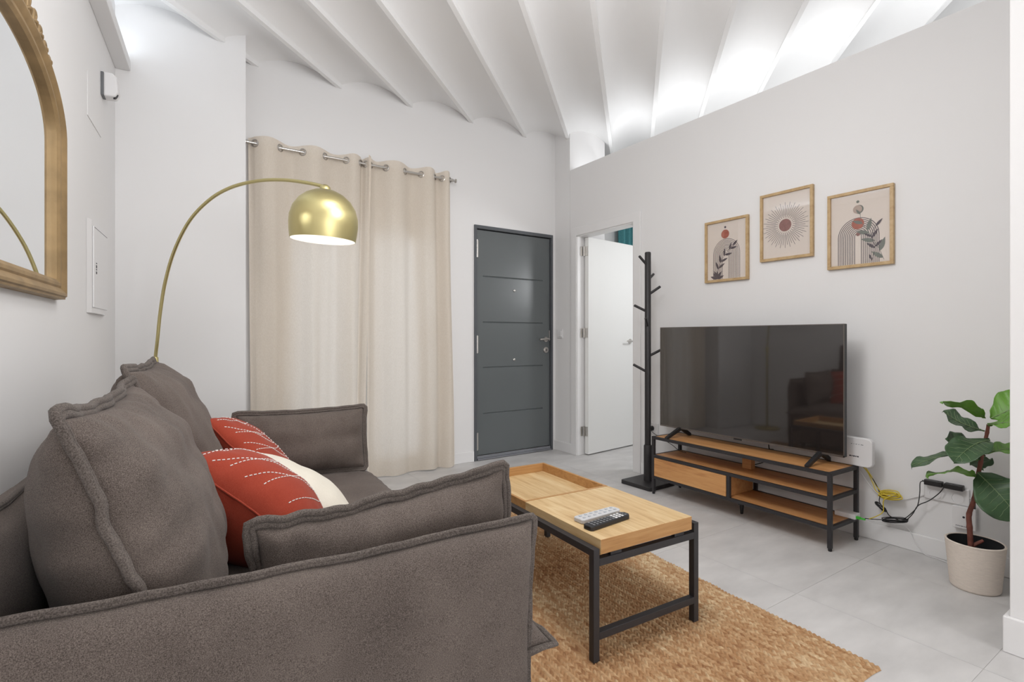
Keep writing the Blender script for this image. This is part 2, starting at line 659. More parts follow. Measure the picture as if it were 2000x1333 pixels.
# entrance wall with a balcony door opening (behind the curtains) and the front door niche
wb = MB()
OX0, OX1, OZ1 = 0.66, 1.92, 2.02
DX0, DX1, DZ1 = 2.276, 3.142, 2.072
T = 0.16
wb.box(-0.45, OX0, YB, YB + T, 0, TOP)
wb.box(OX1, DX0, YB, YB + T, 0, TOP)
wb.box(DX1, 3.64, YB, YB + T, 0, TOP)
wb.box(OX0, OX1, YB, YB + T, OZ1, TOP)
wb.box(OX0, OX1, YB, YB + T, 0, 0.03)
wb.box(DX0, DX1, YB, YB + T, DZ1, TOP)
wb.box(DX0, DX1, YB + 0.10, YB + T, 0, DZ1)
struct('wall_back', wb, M_WALL)
# projecting column left of the curtains
struct('wall_column', MB().box(-0.32, 0.452, 3.77, YB, 0, TOP), M_WALL)
# left wall
struct('wall_left', MB().box(-0.14, 0, -8.4, 0.12, 0, TOP).xf(LW), M_WALL)
# cove along the left wall
struct('trim_1', MB().box(0, 0.072, -8.3, 0.0, 2.64, 2.70).xf(LW), M_WALL, bevel=0.003)
# half-height wall behind the TV, with the bedroom doorway
wr = MB()
BY0, BY1, BZ1 = 2.954, 3.657, 2.026
TW = 0.10
wr.prism([(0.40, 0), (BY0, 0), (BY0, BZ1), (BY1, BZ1), (BY1, 0), (3.757, 0), (3.757, HALF), (0.40, HALF)], XR, XR + TW,
         Matrix(((0, 0, 1, 0), (1, 0, 0, 0), (0, 1, 0, 0), (0, 0, 0, 1))))
struct('wall_right', wr, M_WALL, bevel=0.002)
# deep ledge on top of the half wall, hidden from the room
struct('trim_3', MB().box(XR + TW, 3.62, 0.40, 3.757, 2.50, HALF), M_WALL)
# full-height block closing the gap above the half wall
struct('wall_end', MB().box(XR, 3.627, 3.758, YB + 0.02, 0, TOP), M_WALL)
# projecting pier at the right edge of the view
struct('wall_pier', MB().box(2.428, 3.40, -4.6, 0.535, 0, TOP), M_WALL, bevel=0.003)
# wall behind the camera
struct('wall_rear', MB().box(-1.25, 2.428, -4.6, -4.46, 0, TOP), M_WALL)
# bedroom walls
struct('wall_bedroom_back', MB().box(3.64, 5.3, 4.66, 4.80, 0, TOP), M_WALL)
struct('wall_bedroom_side', MB().box(3.50, 3.627, YB + 0.16, 4.66, 0, TOP), M_WALL)
struct('wall_bedroom_right', MB().box(5.16, 5.3, 0.2, 4.66, 0, TOP), M_WALL)
struct('wall_bedroom_front', MB().box(3.40, 5.16, 0.2, 0.34, 0, TOP), M_WALL)


def baseboard(name, mb):
    return struct(name, mb, M_TRIM, bevel=0.004)


baseboard('baseboard_back', MB().box(1.92, 2.268, YB - 0.014, YB, 0, 0.092).box(0.452, 0.66, YB - 0.014, YB, 0, 0.092))
baseboard('baseboard_right', MB().box(XR - 0.014, XR, 0.535, 2.876, 0, 0.092).box(XR - 0.014, XR, 3.726, YB, 0, 0.092))
baseboard('baseboard_left', MB().box(0, 0.014, -8.1, -0.02, 0, 0.092).xf(LW))
baseboard('baseboard_column', MB().box(-0.2, 0.466, 3.756, 3.77, 0, 0.092).box(0.452, 0.466, 3.77, YB, 0, 0.092))
baseboard('baseboard_pier', MB().prism([(2.412, -4.4), (2.428, -4.4), (2.428, 0.535), (3.165, 0.535), (3.165, 0.55), (2.412, 0.55)], 0, 0.125))

# bedroom door casing
tr = MB()
for x0, x1 in ((XR - 0.014, XR), (XR + TW, XR + TW + 0.014)):
    tr.box(x0, x1, BY0 - 0.073, BY0 + 0.002, 0, BZ1 + 0.073)
    tr.box(x0, x1, BY1 - 0.002, BY1 + 0.068, 0, BZ1 + 0.073)
    tr.box(x0, x1, BY0 - 0.002, BY1 + 0.002, BZ1 - 0.002, BZ1 + 0.073)
tr.box(XR - 0.006, XR + TW + 0.006, BY0 - 0.002, BY0 + 0.012, 0, BZ1)
tr.box(XR - 0.006, XR + TW + 0.006, BY1 - 0.012, BY1 + 0.002, 0, BZ1)
tr.box(XR - 0.006, XR + TW + 0.006, BY0, BY1, BZ1 - 0.012, BZ1 + 0.002)
struct('trim_2', tr, M_TRIM, bevel=0.002)

# ------------------------------------------------------------------ bedroom door (white, open into the bedroom)
d2 = empty_struct('door_2', (3.252, 3.628, 0), R(7))
MB().box(0, 0.715, -0.042, 0, 0.010, 2.012).build('door_leaf', M_DOORW, d2, bevel=0.002)
for z in (1.885, 1.13, 0.22):
    h = MB().boxc((-0.004, -0.020, z), (0.006, 0.028, 0.085)).boxc((-0.030, 0.014, z), (0.022, 0.004, 0.085))
    h.cyl((-0.014, -0.002, z - 0.045), (-0.014, -0.002, z + 0.045), 0.006)
    h.build('hinge', M_STEEL, d2)
hd = MB()
hd.lathe([(0.0, 0), (0.024, 0), (0.024, 0.008), (0.0, 0.008)], 24, M=Matrix.Translation((0.625, -0.042, 1.05)) @ Matrix.Rotation(R(90), 4, 'X'))
hd.tube(spline([(0.625, -0.046, 1.05), (0.625, -0.085, 1.05), (0.600, -0.092, 1.05), (0.52, -0.092, 1.05)], 6), 0.008, 10)
hd.build('door_handle', M_STEEL, d2, smooth=True)

# ------------------------------------------------------------------ front door (dark grey steel)
d1 = empty_struct('door_1', (2.709, YB, 0))
fr = MB()
w2 = 0.437
fr.box(-w2, -w2 + 0.026, -0.012, 0.05, 0, 2.078).box(w2 - 0.020, w2, -0.012, 0.05, 0, 2.078)
fr.box(-w2 + 0.026, w2 - 0.020, -0.012, 0.05, 2.048, 2.078)
fr.build('door_frame', M_DOORF, d1, bevel=0.002)
lx0, lx1, lz0, lz1 = -w2 + 0.032, w2 - 0.026, 0.045, 2.040
# leaf skin: strips between pressed grooves
gz = [0.407, 0.818, 1.223, 1.632]
gx0, gx1 = -0.338, 0.326
leaf = MB()
zs = [lz0]
for z in gz:
    zs += [z - 0.007, z + 0.007]
zs.append(lz1)
for i in range(0, len(zs), 2):
    leaf.box(lx0, lx1, 0.012, 0.048, zs[i], zs[i + 1])
for z in gz:
    leaf.box(lx0, gx0, 0.012, 0.048, z - 0.007, z + 0.007)
    leaf.box(gx1, lx1, 0.012, 0.048, z - 0.007, z + 0.007)
    y0, y1 = 0.012, 0.019
    for za, zb, ya, yb in ((z - 0.007, z, y0, y1), (z, z + 0.007, y1, y0)):
        leaf.add([(gx0, ya, za), (gx1, ya, za), (gx1, yb, zb), (gx0, yb, zb)], [(0, 1, 2, 3)])
leaf.build('door_leaf', M_DOORG, d1)
MB().box(lx0, lx1, -0.018, 0.012, 0.004, 0.016).box(lx0, lx1, -0.004, 0.012, 0.016, 0.040).build('door_sill', M_SILL, d1, bevel=0.002)
for z in (1.871, 1.026, 0.171):
    MB().cyl((-w2 + 0.029, -0.006, z - 0.078), (-w2 + 0.029, -0.006, z + 0.078), 0.008, 12).boxc((-w2 + 0.036, 0.006, z), (0.022, 0.01, 0.15)).build('hinge', M_STEEL, d1, smooth=True)
RX = Matrix.Rotation(R(90), 4, 'X')
for x, z in ((0.0, 1.52), (-0.004, 0.882)):
    MB().lathe([(0, 0), (0.012, 0), (0.012, 0.006), (0.007, 0.009), (0, 0.009)], 20, M=Matrix.Translation((x, 0.012, z)) @ RX).build('peephole', M_STEEL, d1, smooth=True)
hd = MB()
hd.lathe([(0, 0), (0.024, 0), (0.024, 0.009), (0, 0.009)], 24, M=Matrix.Translation((0.363, 0.012, 1.068)) @ RX)
hd.tube(spline([(0.363, 0.008, 1.068), (0.363, -0.045, 1.070), (0.335, -0.056, 1.074), (0.245, -0.056, 1.068)], 6), [0.009] * 19, 10)
hd.build('door_handle', M_NICKEL, d1, smooth=True)
MB().lathe([(0, 0), (0.028, 0), (0.028, 0.012), (0.02, 0.016), (0, 0.016)], 28, M=Matrix.Translation((0.363, 0.012, 0.967)) @ RX).build('lock_cover', M_NICKEL, d1, smooth=True)
MB().boxc((0.363, -0.006, 0.967), (0.006, 0.004, 0.022)).build('keyhole', M_BLACKP, d1)
MB().boxc((0.404, 0.006, 1.105), (0.006, 0.012, 0.10)).build('strike_plate', M_STEEL, d1)

# light switch beside the front door
sw = thing('light_switch', 'small white square light switch on the wall between the two doors', 'switch', (XR, 3.902, 1.08))
MB().box(-0.010, 0, -0.043, 0.043, 0, 0.087).build('plate', M_WHITEP, sw, bevel=0.003)
MB().box(-0.015, -0.009, -0.03, 0.03, 0.014, 0.073).build('rocker', M_WHITEP, sw, bevel=0.002)

# ------------------------------------------------------------------ balcony door behind the curtains
w1 = empty_struct('window_1', (1.29, YB + 0.07, 0.03))
fw = MB()
ww = 0.63
fw.box(-ww, -ww + 0.055, -0.04, 0.04, 0, 1.99).box(ww - 0.055, ww, -0.04, 0.04, 0, 1.99).box(-ww, ww, -0.04, 0.04, 1.935, 1.99).box(-ww, ww, -0.04, 0.04, 0, 0.04)
fw.build('window_frame', M_TRIM, w1, bevel=0.003)
for x0, x1 in ((-0.572, -0.002), (0.002, 0.572)):
    sm = MB()
    sm.box(x0, x0 + 0.075, -0.05, 0.02, 0.045, 1.93).box(x1 - 0.075, x1, -0.05, 0.02, 0.045, 1.93)
    sm.box(x0 + 0.075, x1 - 0.075, -0.05, 0.02, 1.85, 1.93).box(x0 + 0.075, x1 - 0.075, -0.05, 0.02, 0.045, 0.14)
    so = sm.build('sash', M_TRIM, w1, bevel=0.003)
    MB().box(x0 + 0.07, x1 - 0.07, -0.018, -0.012, 0.135, 1.855).build('pane', M_WINGLASS, so)
MB().boxc((0.50, -0.055, 1.08), (0.028, 0.014, 0.10)).tube([(0.50, -0.06, 1.09), (0.50, -0.09, 1.09), (0.44, -0.095, 1.09)], 0.008, 8).build('window_handle', M_WHITEP, w1)

# ------------------------------------------------------------------ curtains
RY, RZ = 3.905, 2.404
cr = thing('curtain_rod', 'brushed steel curtain rod above the beige curtains', 'curtain rod', (1.25, RY, RZ))
MB().cyl((-0.775, 0, 0.0), (0.775, 0, 0.0), 0.0095, 16).build('rod', M_STEEL, cr, smooth=True)
for s in (-1, 1):
    MB().lathe([(0, 0), (0.013, 0), (0.013, 0.012), (0.010, 0.014), (0.010, 0.030), (0.017, 0.034), (0.017, 0.042), (0, 0.042)], 20,
               M=Matrix.Translation((s * 0.765, 0, 0)) @ Matrix.Rotation(s * R(90), 4, 'Y')).build('finial', M_STEEL, cr, smooth=True)
    MB().cyl((s * 0.74, 0, 0), (s * 0.74, YB - RY, 0), 0.006, 10).lathe([(0, 0), (0.02, 0), (0.02, 0.006), (0, 0.006)], 20, M=Matrix.Translation((s * 0.74, YB - RY, 0)) @ RX).build('bracket', M_STEEL, cr, smooth=True)


def curtain(label, xs, first, amp, x_start, x_end, zbot, topoff, seed, bottom):
    """xs: eyelet positions along the rod; fabric passes in front (-1) or behind (+1) between them"""
    root = thing('curtain', label, 'curtain', ((x_start + x_end) / 2, RY, 0.0), 0, 'curtains')
    cx = (x_start + x_end) / 2
    knots = [x_start] + list(xs) + [x_end]
    cols = []          # (x, sign*shape)
    per = 14
    sg = first
    for i in range(len(knots) - 1):
        a, b = knots[i], knots[i + 1]
        for k in range(per):
            t = k / per
            if i == 0:
                sh = math.cos(t * PI / 2)
            elif i == len(knots) - 2:
                sh = math.sin(t * PI / 2)
            else:
                sh = math.sin(PI * t)
            cols.append((a + (b - a) * t, sg * sh, i))
        sg = -sg
    cols.append((knots[-1], -sg, len(knots) - 2))
    nz = 48
    rows = []
    for r in range(nz + 1):
        f = r / nz
        row = []
        for (x, sh, i) in cols:
            zt = RZ + topoff + 0.006 * (1 if sh < 0 else -1) * abs(sh)
            z = zt + (zbot - zt) * f
            flat = 1 - 0.35 * min(1, f * 1.3)
            am = amp * flat * (0.85 + 0.3 * noise.noise(Vector((i * 3.7 + seed, f * 1.5, 0))))
            y = am * sh
            y += 0.030 * f * noise.noise(Vector((x * 5 + seed, f * 1.2, 2.0)))
            y += 0.017 * min(1, f * 5) * noise.noise(Vector((x * 16 + seed, f * 1.6, 5.0)))
            xx = x + bottom(x, f) + 0.010 * f * noise.noise(Vector((x * 6, f * 2, seed)))
            row.append(Vector((xx - cx, y, z + 0.010 * f ** 8 * noise.noise(Vector((x * 7, 0, seed))))))
        rows.append(row)
    mb = MB().grid(rows)
    c = mb.build('fabric', M_CURT, root, smooth=True, ang=180)
    # stitched hems: thin raised bands
    for f0, f1 in ((0.030, 0.0335), (0.955, 0.958)):
        hm = []
        for ff in (f0, f1):
            ri = ff * nz
            i0 = int(ri)
            tt = ri - i0
            hm.append([rows[i0][j].lerp(rows[i0 + 1][j], tt) + Vector((0, -0.0016, 0)) for j in range(len(cols))])
        MB().grid(hm).build('hem_seam', M_CURT, c, smooth=True, ang=180)
    for n, x in enumerate(xs):
        sgn = first * (-1) ** n
        ang = R(42) * (-1 if sgn > 0 else 1)
        ring = MB()
        prof = [(0.0225 + 0.0055 * math.cos(2 * PI * k / 8), 0.0055 * math.sin(2 * PI * k / 8)) for k in range(9)]
        ring.lathe(prof, 24, M=Matrix.Translation((x - cx, 0, RZ)) @ Matrix.Rotation(ang, 4, 'Z') @ RX)
        ring.build('eyelet', M_NICKEL, root, smooth=True)
    return root


curtain('beige linen curtain at left, next to the column and behind the brass lamp shade',
        [0.523, 0.684, 0.83, 0.987, 1.138, 1.247, 1.285], 1, 0.043, 0.487, 1.318, 0.012, 0.046, 1.3,
        lambda x, f: -0.065 * f * max(0, (x - 0.9) / 0.4) ** 1 + 0.012 * f)
curtain('beige linen curtain at right, hanging to the floor beside the grey front door',
        [1.326, 1.444, 1.602, 1.739, 1.859, 1.926, 1.997], -1, 0.046, 1.296, 2.012, 0.008, 0.056, 8.1,
        lambda x, f: 0.030 * f * (x - 1.45) / 0.5)

# teal curtain in the bedroom
tc = thing('curtain', 'teal curtain seen above the open white door', 'curtain', (5.00, 4.56, 0.1))
rows = []
for r in range(5):
    rows.append([Vector((-0.36 + 0.78 * k / 70, 0.035 * math.sin(k * 0.75), 2.75 * r / 4)) for k in range(71)])
MB().grid(rows).build('fabric', M_TEAL, tc, smooth=True, ang=180)

# ------------------------------------------------------------------ left wall fittings
# gilt arched mirror; wall frame: x out of the wall, y along it, z up
SCM, ZS = -1.78, 1.795


def arch(a, b, zb, n=40):
    pts = [(SCM - a, zb), (SCM + a, zb)]
    for i in range(n + 1):
        t = PI * i / n
        pts.append((SCM + a * math.cos(t), ZS + b * math.sin(t)))
    return pts


mr = thing('wall_mirror', 'arched gilt framed mirror with carved leaf crest on the left wall', 'mirror', M=LW @ Matrix.Translation((0, SCM, 1.22)))
prof = [(0.450, 0.205, 1.292, 0.006), (0.450, 0.205, 1.292, 0.022), (0.462, 0.214, 1.280, 0.030), (0.474, 0.224, 1.270, 0.030), (0.480, 0.229, 1.264, 0.026),
        (0.492, 0.238, 1.254, 0.034), (0.506, 0.249, 1.244, 0.040), (0.516, 0.257, 1.236, 0.038), (0.520, 0.260, 1.232, 0.032), (0.530, 0.267, 1.226, 0.030), (0.532, 0.269, 1.224, 0.0)]
rows = []
for a, b, zb, x in prof:
    rows.append([Vector((x, p[0] - SCM, p[1] - 1.22)) for p in arch(a, b, zb)])
MB().grid(rows, closev=True).build('mirror_frame', M_GOLD, mr, smooth=True, ang=30)
MB().add([(0.008, p[0] - SCM, p[1] - 1.22) for p in arch(0.452, 0.207, 1.290)], [tuple(range(43))]).build('mirror_glass', M_MIRROR, mr)
orn = MB()
for i in range(13):
    t = R(52) + R(76) * i / 12
    cx_, cz_ = 0.53 * math.cos(t), ZS - 1.22 + 0.267 * math.sin(t)
    nrm = Vector((0, math.cos(t) * 0.5, math.sin(t))).normalized()
    tan = Vector((0, -nrm.z, nrm.y)) * (1 if t < PI / 2 else -1)
    h = 0.026 + 0.06 * (1 - abs(t - PI / 2) / R(40))
    base = Vector((0.022, cx_, cz_))
    pts = [base, base + nrm * h * 0.5 + tan * 0.008, base + nrm * h + tan * 0.0, base + nrm * h * 0.9 - tan * 0.018, base + nrm * h * 0.55 - tan * 0.014, base + nrm * h * 0.6 - tan * 0.004]
    orn.tube(spline(pts, 4), [0.010 * (1 - 0.55 * q / 20) for q in range(21)], 7)
    orn.tube(spline([base - tan * 0.02, base + nrm * h * 0.35 + Vector((0.008, 0, 0)), base + tan * 0.03], 4), [0.003, 0.005, 0.006, 0.007, 0.007, 0.006, 0.005, 0.004, 0.002], 7)
for s in (-1, 1):
    t = R(90) - s * R(40)
    e = Vector((0.02, 0.53 * math.cos(t), ZS - 1.22 + 0.267 * math.sin(t)))
    t2 = R(90) - s * R(47)
    e2 = Vector((0.02, 0.53 * math.cos(t2), ZS - 1.22 + 0.27 * math.sin(t2) + 0.004))
    orn.tube([e, e.lerp(e2, 0.5) + Vector((0, 0, 0.006)), e2], [0.006, 0.005, 0.002], 7)
orn.build('carved_leaf_crest', M_GOLD, mr, smooth=True, ang=60)

# electrical panel
ep = thing('electrical_panel', 'slim white electrical panel cover on the left wall near the column', 'panel', M=LW @ Matrix.Translation((0.0005, -0.54, 1.20)))
b = MB()
rows = []
for z in (0, 0.43):
    rows.append([Vector((0.016 - 0.010 * (abs(k / 10 - 0.5) * 2) ** 4 if 0 < k < 10 else 0.0, -0.2 + 0.4 * k / 10, z)) for k in range(11)])
b.grid(rows)
b.add([tuple(p) for p in rows[0]], [tuple(range(11))])
b.add([tuple(p) for p in rows[1]], [tuple(range(11))])
b.build('cover', M_WHITEP, ep)
MB().box(0.013, 0.019, -0.15, 0.18, 0.025, 0.405).build('panel_door', M_WHITEP, ep, bevel=0.003)
mk = MB()
for i, (dz, h) in enumerate(((0.0, 0.012), (0.018, 0.006), (0.028, 0.014), (0.048, 0.005))):
    mk.box(0.019, 0.0196, -0.105, -0.085, 0.185 + dz, 0.185 + dz + h)
mk.build('printed_mark', M_DARKPRINT, ep)
MB().box(0.0190, 0.0194, -0.14, 0.17, 0.398, 0.401).build('seam_line', M_GREYLINE, ep)

# motion sensor
ms = thing('motion_sensor', 'small white motion sensor high on the left wall beside the cove', 'sensor', M=LW @ Matrix.Translation((0, -0.385, 2.315)))
MB().box(0, 0.012, -0.035, 0.035, 0.004, 0.122).build('back_plate', M_DARKGREYP, ms, bevel=0.002)
MB().prism([(0.012, 0.0), (0.060, 0.004), (0.072, 0.030), (0.066, 0.105), (0.05, 0.122), (0.012, 0.124)], -0.038, 0.038,
           Matrix(((1, 0, 0, 0), (0, 0, 1, 0), (0, 1, 0, 0), (0, 0, 0, 1)))).build('housing', M_WHITEP, ms, bevel=0.008, seg=3)
MB().lathe([(0, 0), (0.018, 0), (0.014, 0.006), (0, 0.008)], 20, M=Matrix.Translation((0.058, -0.012, 0.014)) @ Matrix.Rotation(R(120), 4, 'Y')).build('lens', M_BLACKP, ms, smooth=True)

# flush cover plate below the sensor
tag(MB().box(0, 0.003, -0.727, -0.416, 2.10, 2.30).xf(LW).build('cover_plate', M_WALL, bevel=0.001),
    'flush white cover plate on the left wall below the motion sensor', 'cover plate')

# ------------------------------------------------------------------ brass arc lamp
lp = thing('arc_floor_lamp', 'brass arc floor lamp with a round dome shade behind the sofa', 'floor lamp', (-0.03, 3.45, 0),
           math.atan2(2.475 - 3.45, 0.62 + 0.03))
MB().lathe([(0, 0), (0.13, 0), (0.135, 0.004), (0.135, 0.018), (0.13, 0.022), (0.02, 0.024), (0.012, 0.03), (0, 0.03)], 48).build('base', M_BRASS, lp, smooth=True)
MB().cyl((0, 0, 0.02), (0, 0, 0.95), 0.0115, 16).build('pole', M_BRASS, lp, smooth=True)
MB().lathe([(0, 0.925), (0.0155, 0.925), (0.0155, 0.975), (0.012, 0.98), (0, 0.98)], 20).build('collar', M_BRASS, lp, smooth=True)
arc = [(0, 0.95), (0.006, 1.0), (0.020, 1.08), (0.042, 1.224), (0.083, 1.389), (0.155, 1.551), (0.272, 1.70), (0.42, 1.795), (0.572, 1.842), (0.747, 1.855), (0.914, 1.842), (1.072, 1.810), (1.182, 1.778)]
MB().tube(spline([(a, 0, z) for a, z in arc], 6), 0.0085, 12).build('arc_arm', M_BRASS, lp, smooth=True)
SHX, SHZ = 1.172, 1.634
TL = Matrix.Translation((SHX, 0, SHZ)) @ Matrix.Rotation(R(3), 4, 'Y')
outer = [(0.018, 0.1325), (0.05, 0.1255), (0.085, 0.108), (0.115, 0.082), (0.138, 0.046), (0.150, 0.005), (0.1515, -0.03), (0.149, -0.065), (0.144, -0.100)]
MB().lathe(outer, 64, M=TL).build('lamp_shade', M_BRASS, lp, smooth=True, ang=60)
MB().lathe([(r - 0.002, z - 0.002) for r, z in outer[:-1]] + [(0.142, -0.100)], 64, M=TL).build('shade_lining', M_WHITE_IN, lp, smooth=True, ang=60)
MB().lathe([(0, 0.155), (0.012, 0.154), (0.022, 0.145), (0.026, 0.130), (0.02, 0.128)], 28, M=TL).build('shade_cap', M_BRASS, lp, smooth=True)
MB().lathe([(0, 0.03), (0.02, 0.02), (0.032, -0.005), (0.03, -0.03), (0.018, -0.05), (0, -0.055)], 24, M=TL).lathe([(0.014, 0.1), (0.014, 0.02)], 16, M=TL).build('bulb', M_BULB, lp, smooth=True)

# ------------------------------------------------------------------ cushions
def cushion_pts(w, h, t, p=3.0, pin=0.03, nx=46, ny=34, wr=0.005, pk=0.006, seed=0.0, sag=0.0, kf=70, back=1.0, piny=None):
    """front and back surfaces of a stuffed cover; x width, y height (0..h), z thickness"""
    def uu(i, n):
        x = -1 + 2 * i / n
        return 0.55 * math.sin(x * PI / 2) + 0.45 * x
    F, B = [], []
    for j in range(ny + 1):
        v = uu(j, ny)
        rf, rb = [], []
        for i in range(nx + 1):
            u = uu(i, nx)
            x = u * (w / 2) * (1 - pin * (1 - v * v))
            y = v * (h / 2) * (1 - (pin if piny is None else piny) * (1 - u * u)) + h / 2
            prof = max(0.0, (1 - abs(u) ** p) * (1 - abs(v) ** p)) ** 0.5
            T = t / 2 * prof
            if sag:
                T *= 1 + sag * (-v) * 0.5
            dx, dy = (1 - abs(u)) * w / 2, (1 - abs(v)) * h / 2
            for side, row in ((1, rf), (-1, rb)):
                q = Vector((x * 7, y * 7, side * 3 + seed))
                d = wr * (noise.noise(q) + 0.6 * noise.noise(q * 2.3)) * min(1, min(dx, dy) / 0.05)
                q2 = Vector((x * 3, y * 16, side * 2 + seed + 9))
                d += wr * 0.7 * noise.noise(q2) * min(1, min(dx, dy) / 0.05)
                e1 = math.exp(-dx / 0.055) * min(1, dx / 0.008) * math.sin(y * kf + 3 * noise.noise(Vector((y * 8, seed, side))))
                e2 = math.exp(-dy / 0.055) * min(1, dy / 0.008) * math.sin(x * kf + 3 * noise.noise(Vector((x * 8, seed, side + 5))))
                z = side * (T * (back if side < 0 else 1.0) + max(-T * 0.8, d + pk * (e1 + e2) * min(1, T / 0.02)))
                row.append(Vector((x, y, z)))
        F.append(rf)
        B.append(rb)
    for j in range(ny + 1):
        for i in range(nx + 1):
            if i in (0, nx) or j in (0, ny):
                m = (F[j][i] + B[j][i]) / 2
                m.z = 0.0 + 0.004 * noise.noise(m * 9 + Vector((0, 0, seed)))
                F[j][i] = m
                B[j][i] = m.copy()
    return F, B


def cushion_mb(F, B):
    ny, nx = len(F), len(F[0])
    mb = MB()
    mb.grid(F)
    n = ny * nx
    idx = {}
    k = n
    for j in range(ny):
        for i in range(nx):
            if i in (0, nx - 1) or j in (0, ny - 1):
                idx[(j, i)] = j * nx + i
            else:
                idx[(j, i)] = k
                mb.v.append(B[j][i])
                k += 1
    for j in range(ny - 1):
        for i in range(nx - 1):
            mb.f.append((idx[(j, i)], idx[(j + 1, i)], idx[(j + 1, i + 1)], idx[(j, i + 1)]))
    return mb


def perimeter(F):
    ny, nx = len(F), len(F[0])
    P = [F[0][i] for i in range(nx)] + [F[j][nx - 1] for j in range(1, ny)] + [F[ny - 1][i] for i in range(nx - 2, -1, -1)] + [F[j][0] for j in range(ny - 2, 0, -1)]
    # resample evenly
    L = [0]
    for a, b in zip(P, P[1:] + P[:1]):
        L.append(L[-1] + (b - a).length)
    n = max(60, int(L[-1] / 0.012))
    out = []
    k = 0
    for i in range(n):
        d = L[-1] * i / n
        while L[k + 1] < d:
            k += 1
        t = (d - L[k]) / max(1e-9, L[k + 1] - L[k])
        out.append(P[k].lerp(P[(k + 1) % len(P)], t))
    return out


def flange_mb(F, h, fl=0.020, r=0.0065, wave=0.006, seed=0.0):
    """double-rolled piping around the seam"""
    P = perimeter(F)
    n = len(P)
    mb = MB()
    for off in (0.004, fl * 0.62):
        pts = []
        for i, p in enumerate(P):
            t = (P[(i + 2) % n] - P[i - 2]).normalized()
            o = Vector((t.y, -t.x, 0))
            w = wave * (noise.noise(Vector((p.x * 9, p.y * 9, seed))) + 0.7 * noise.noise(Vector((p.x * 24, p.y * 24, seed + 4))))
            w2 = 0.5 * wave * noise.noise(Vector((p.x * 20, p.y * 20, seed + 8)))
            pts.append(p + o * (off + w2) + Vector((0, 0, w)))
        mb.tube(pts, r, 8, closed=True)
    return mb


def cushion(name, label, group, M, w, h, t, m=None, mp=None, p=3.0, pin=0.03, wr=0.005, pk=0.006, seed=0.0, piping=True, fl=0.020, r=0.0065, wave=0.006, nx=46, ny=34, cat='cushion', sag=0.0, kf=70, back=1.0, piny=None):
    root = thing(name, label, cat, M=M, group=group)
    F, B = cushion_pts(w, h, t, p, pin, nx, ny, wr, pk, seed, sag, kf, back, piny)
    cushion_mb(F, B).build('cover', m or M_SOFA, root, smooth=True, ang=180)
    if piping:
        flange_mb(F, h, fl, r, wave, seed).build('piping', mp or M_SOFA2, root, smooth=True, ang=180)
    return root, F, B


def axes(x, y, loc, base=SF):
    """matrix from two axes given in the sofa frame (x outwards, y along the wall, z up)"""
    x = Vector(x).normalized()
    z = x.cross(Vector(y)).normalized()
    y = z.cross(x)
    M = Matrix(((x.x, y.x, z.x, loc[0]), (x.y, y.y, z.y, loc[1]), (x.z, y.z, z.z, loc[2]), (0, 0, 0, 1)))
    return base @ M


# ------------------------------------------------------------------ sofa
SB = Vector((0.08, 1.9, 0))
sofa = thing('sofa', 'dark grey brown fabric sofa with piped seams along the left wall', 'sofa', M=SF @ Matrix.Translation(SB))
OFF = Matrix.Translation(-SB)


def sofa_part(name, x, y, loc, w, h, t, p, pin, wr, pk, seed, wave=0.003, fl=0.015, nx=40, ny=30, kf=70):
    M = OFF @ axes(x, y, loc, Matrix.Identity(4))
    F, B = cushion_pts(w, h, t, p, pin, nx, ny, wr, pk, seed, 0, kf)
    o = cushion_mb(F, B).xf(M).build(name, M_SOFA, sofa, smooth=True, ang=180)
    flange_mb(F, h, fl, 0.0056, wave, seed).xf(M).build('piping', M_SOFA2, o, smooth=True, ang=180)
    return o


MB().box(-0.46, 0.56, 1.03, 2.77, 0.06, 0.30).xf(OFF).build('base', M_SOFA, sofa, bevel=0.02, seg=3)
sofa_part('arm', (1, 0, 0), (0, 0, 1), (0.071, 1.035, 0.030), 1.125, 0.635, 0.13, 9, 0.034, 0.003, 0.0015, 1.0)
sofa_part('arm', (1, 0, 0), (0, 0, 1), (0.068, 2.765, 0.035), 1.12, 0.635, 0.13, 9, 0.008, 0.003, 0.0015, 2.0)
sofa_part('back', (0, 1, 0), (0, 0, 1), (-0.405, 1.9, 0.035), 1.74, 0.69, 0.20, 8, 0.006, 0.006, 0.002, 3.0)
sofa_part('seat', (0, 1, 0), (-1, 0, 0.0), (0.685, 1.9, 0.360), 1.74, 1.06, 0.17, 9, 0.006, 0.004, 0.003, 4.0, wave=0.005, nx=60, ny=30)
for q in (-0.42, 0.50):
    for s in (1.10, 2.70):
        MB().lathe([(0, 0), (0.016, 0), (0.022, 0.065), (0, 0.065)], 16, c=(q, s, 0)).xf(OFF).build('leg', M_BLACKP, sofa, smooth=True)

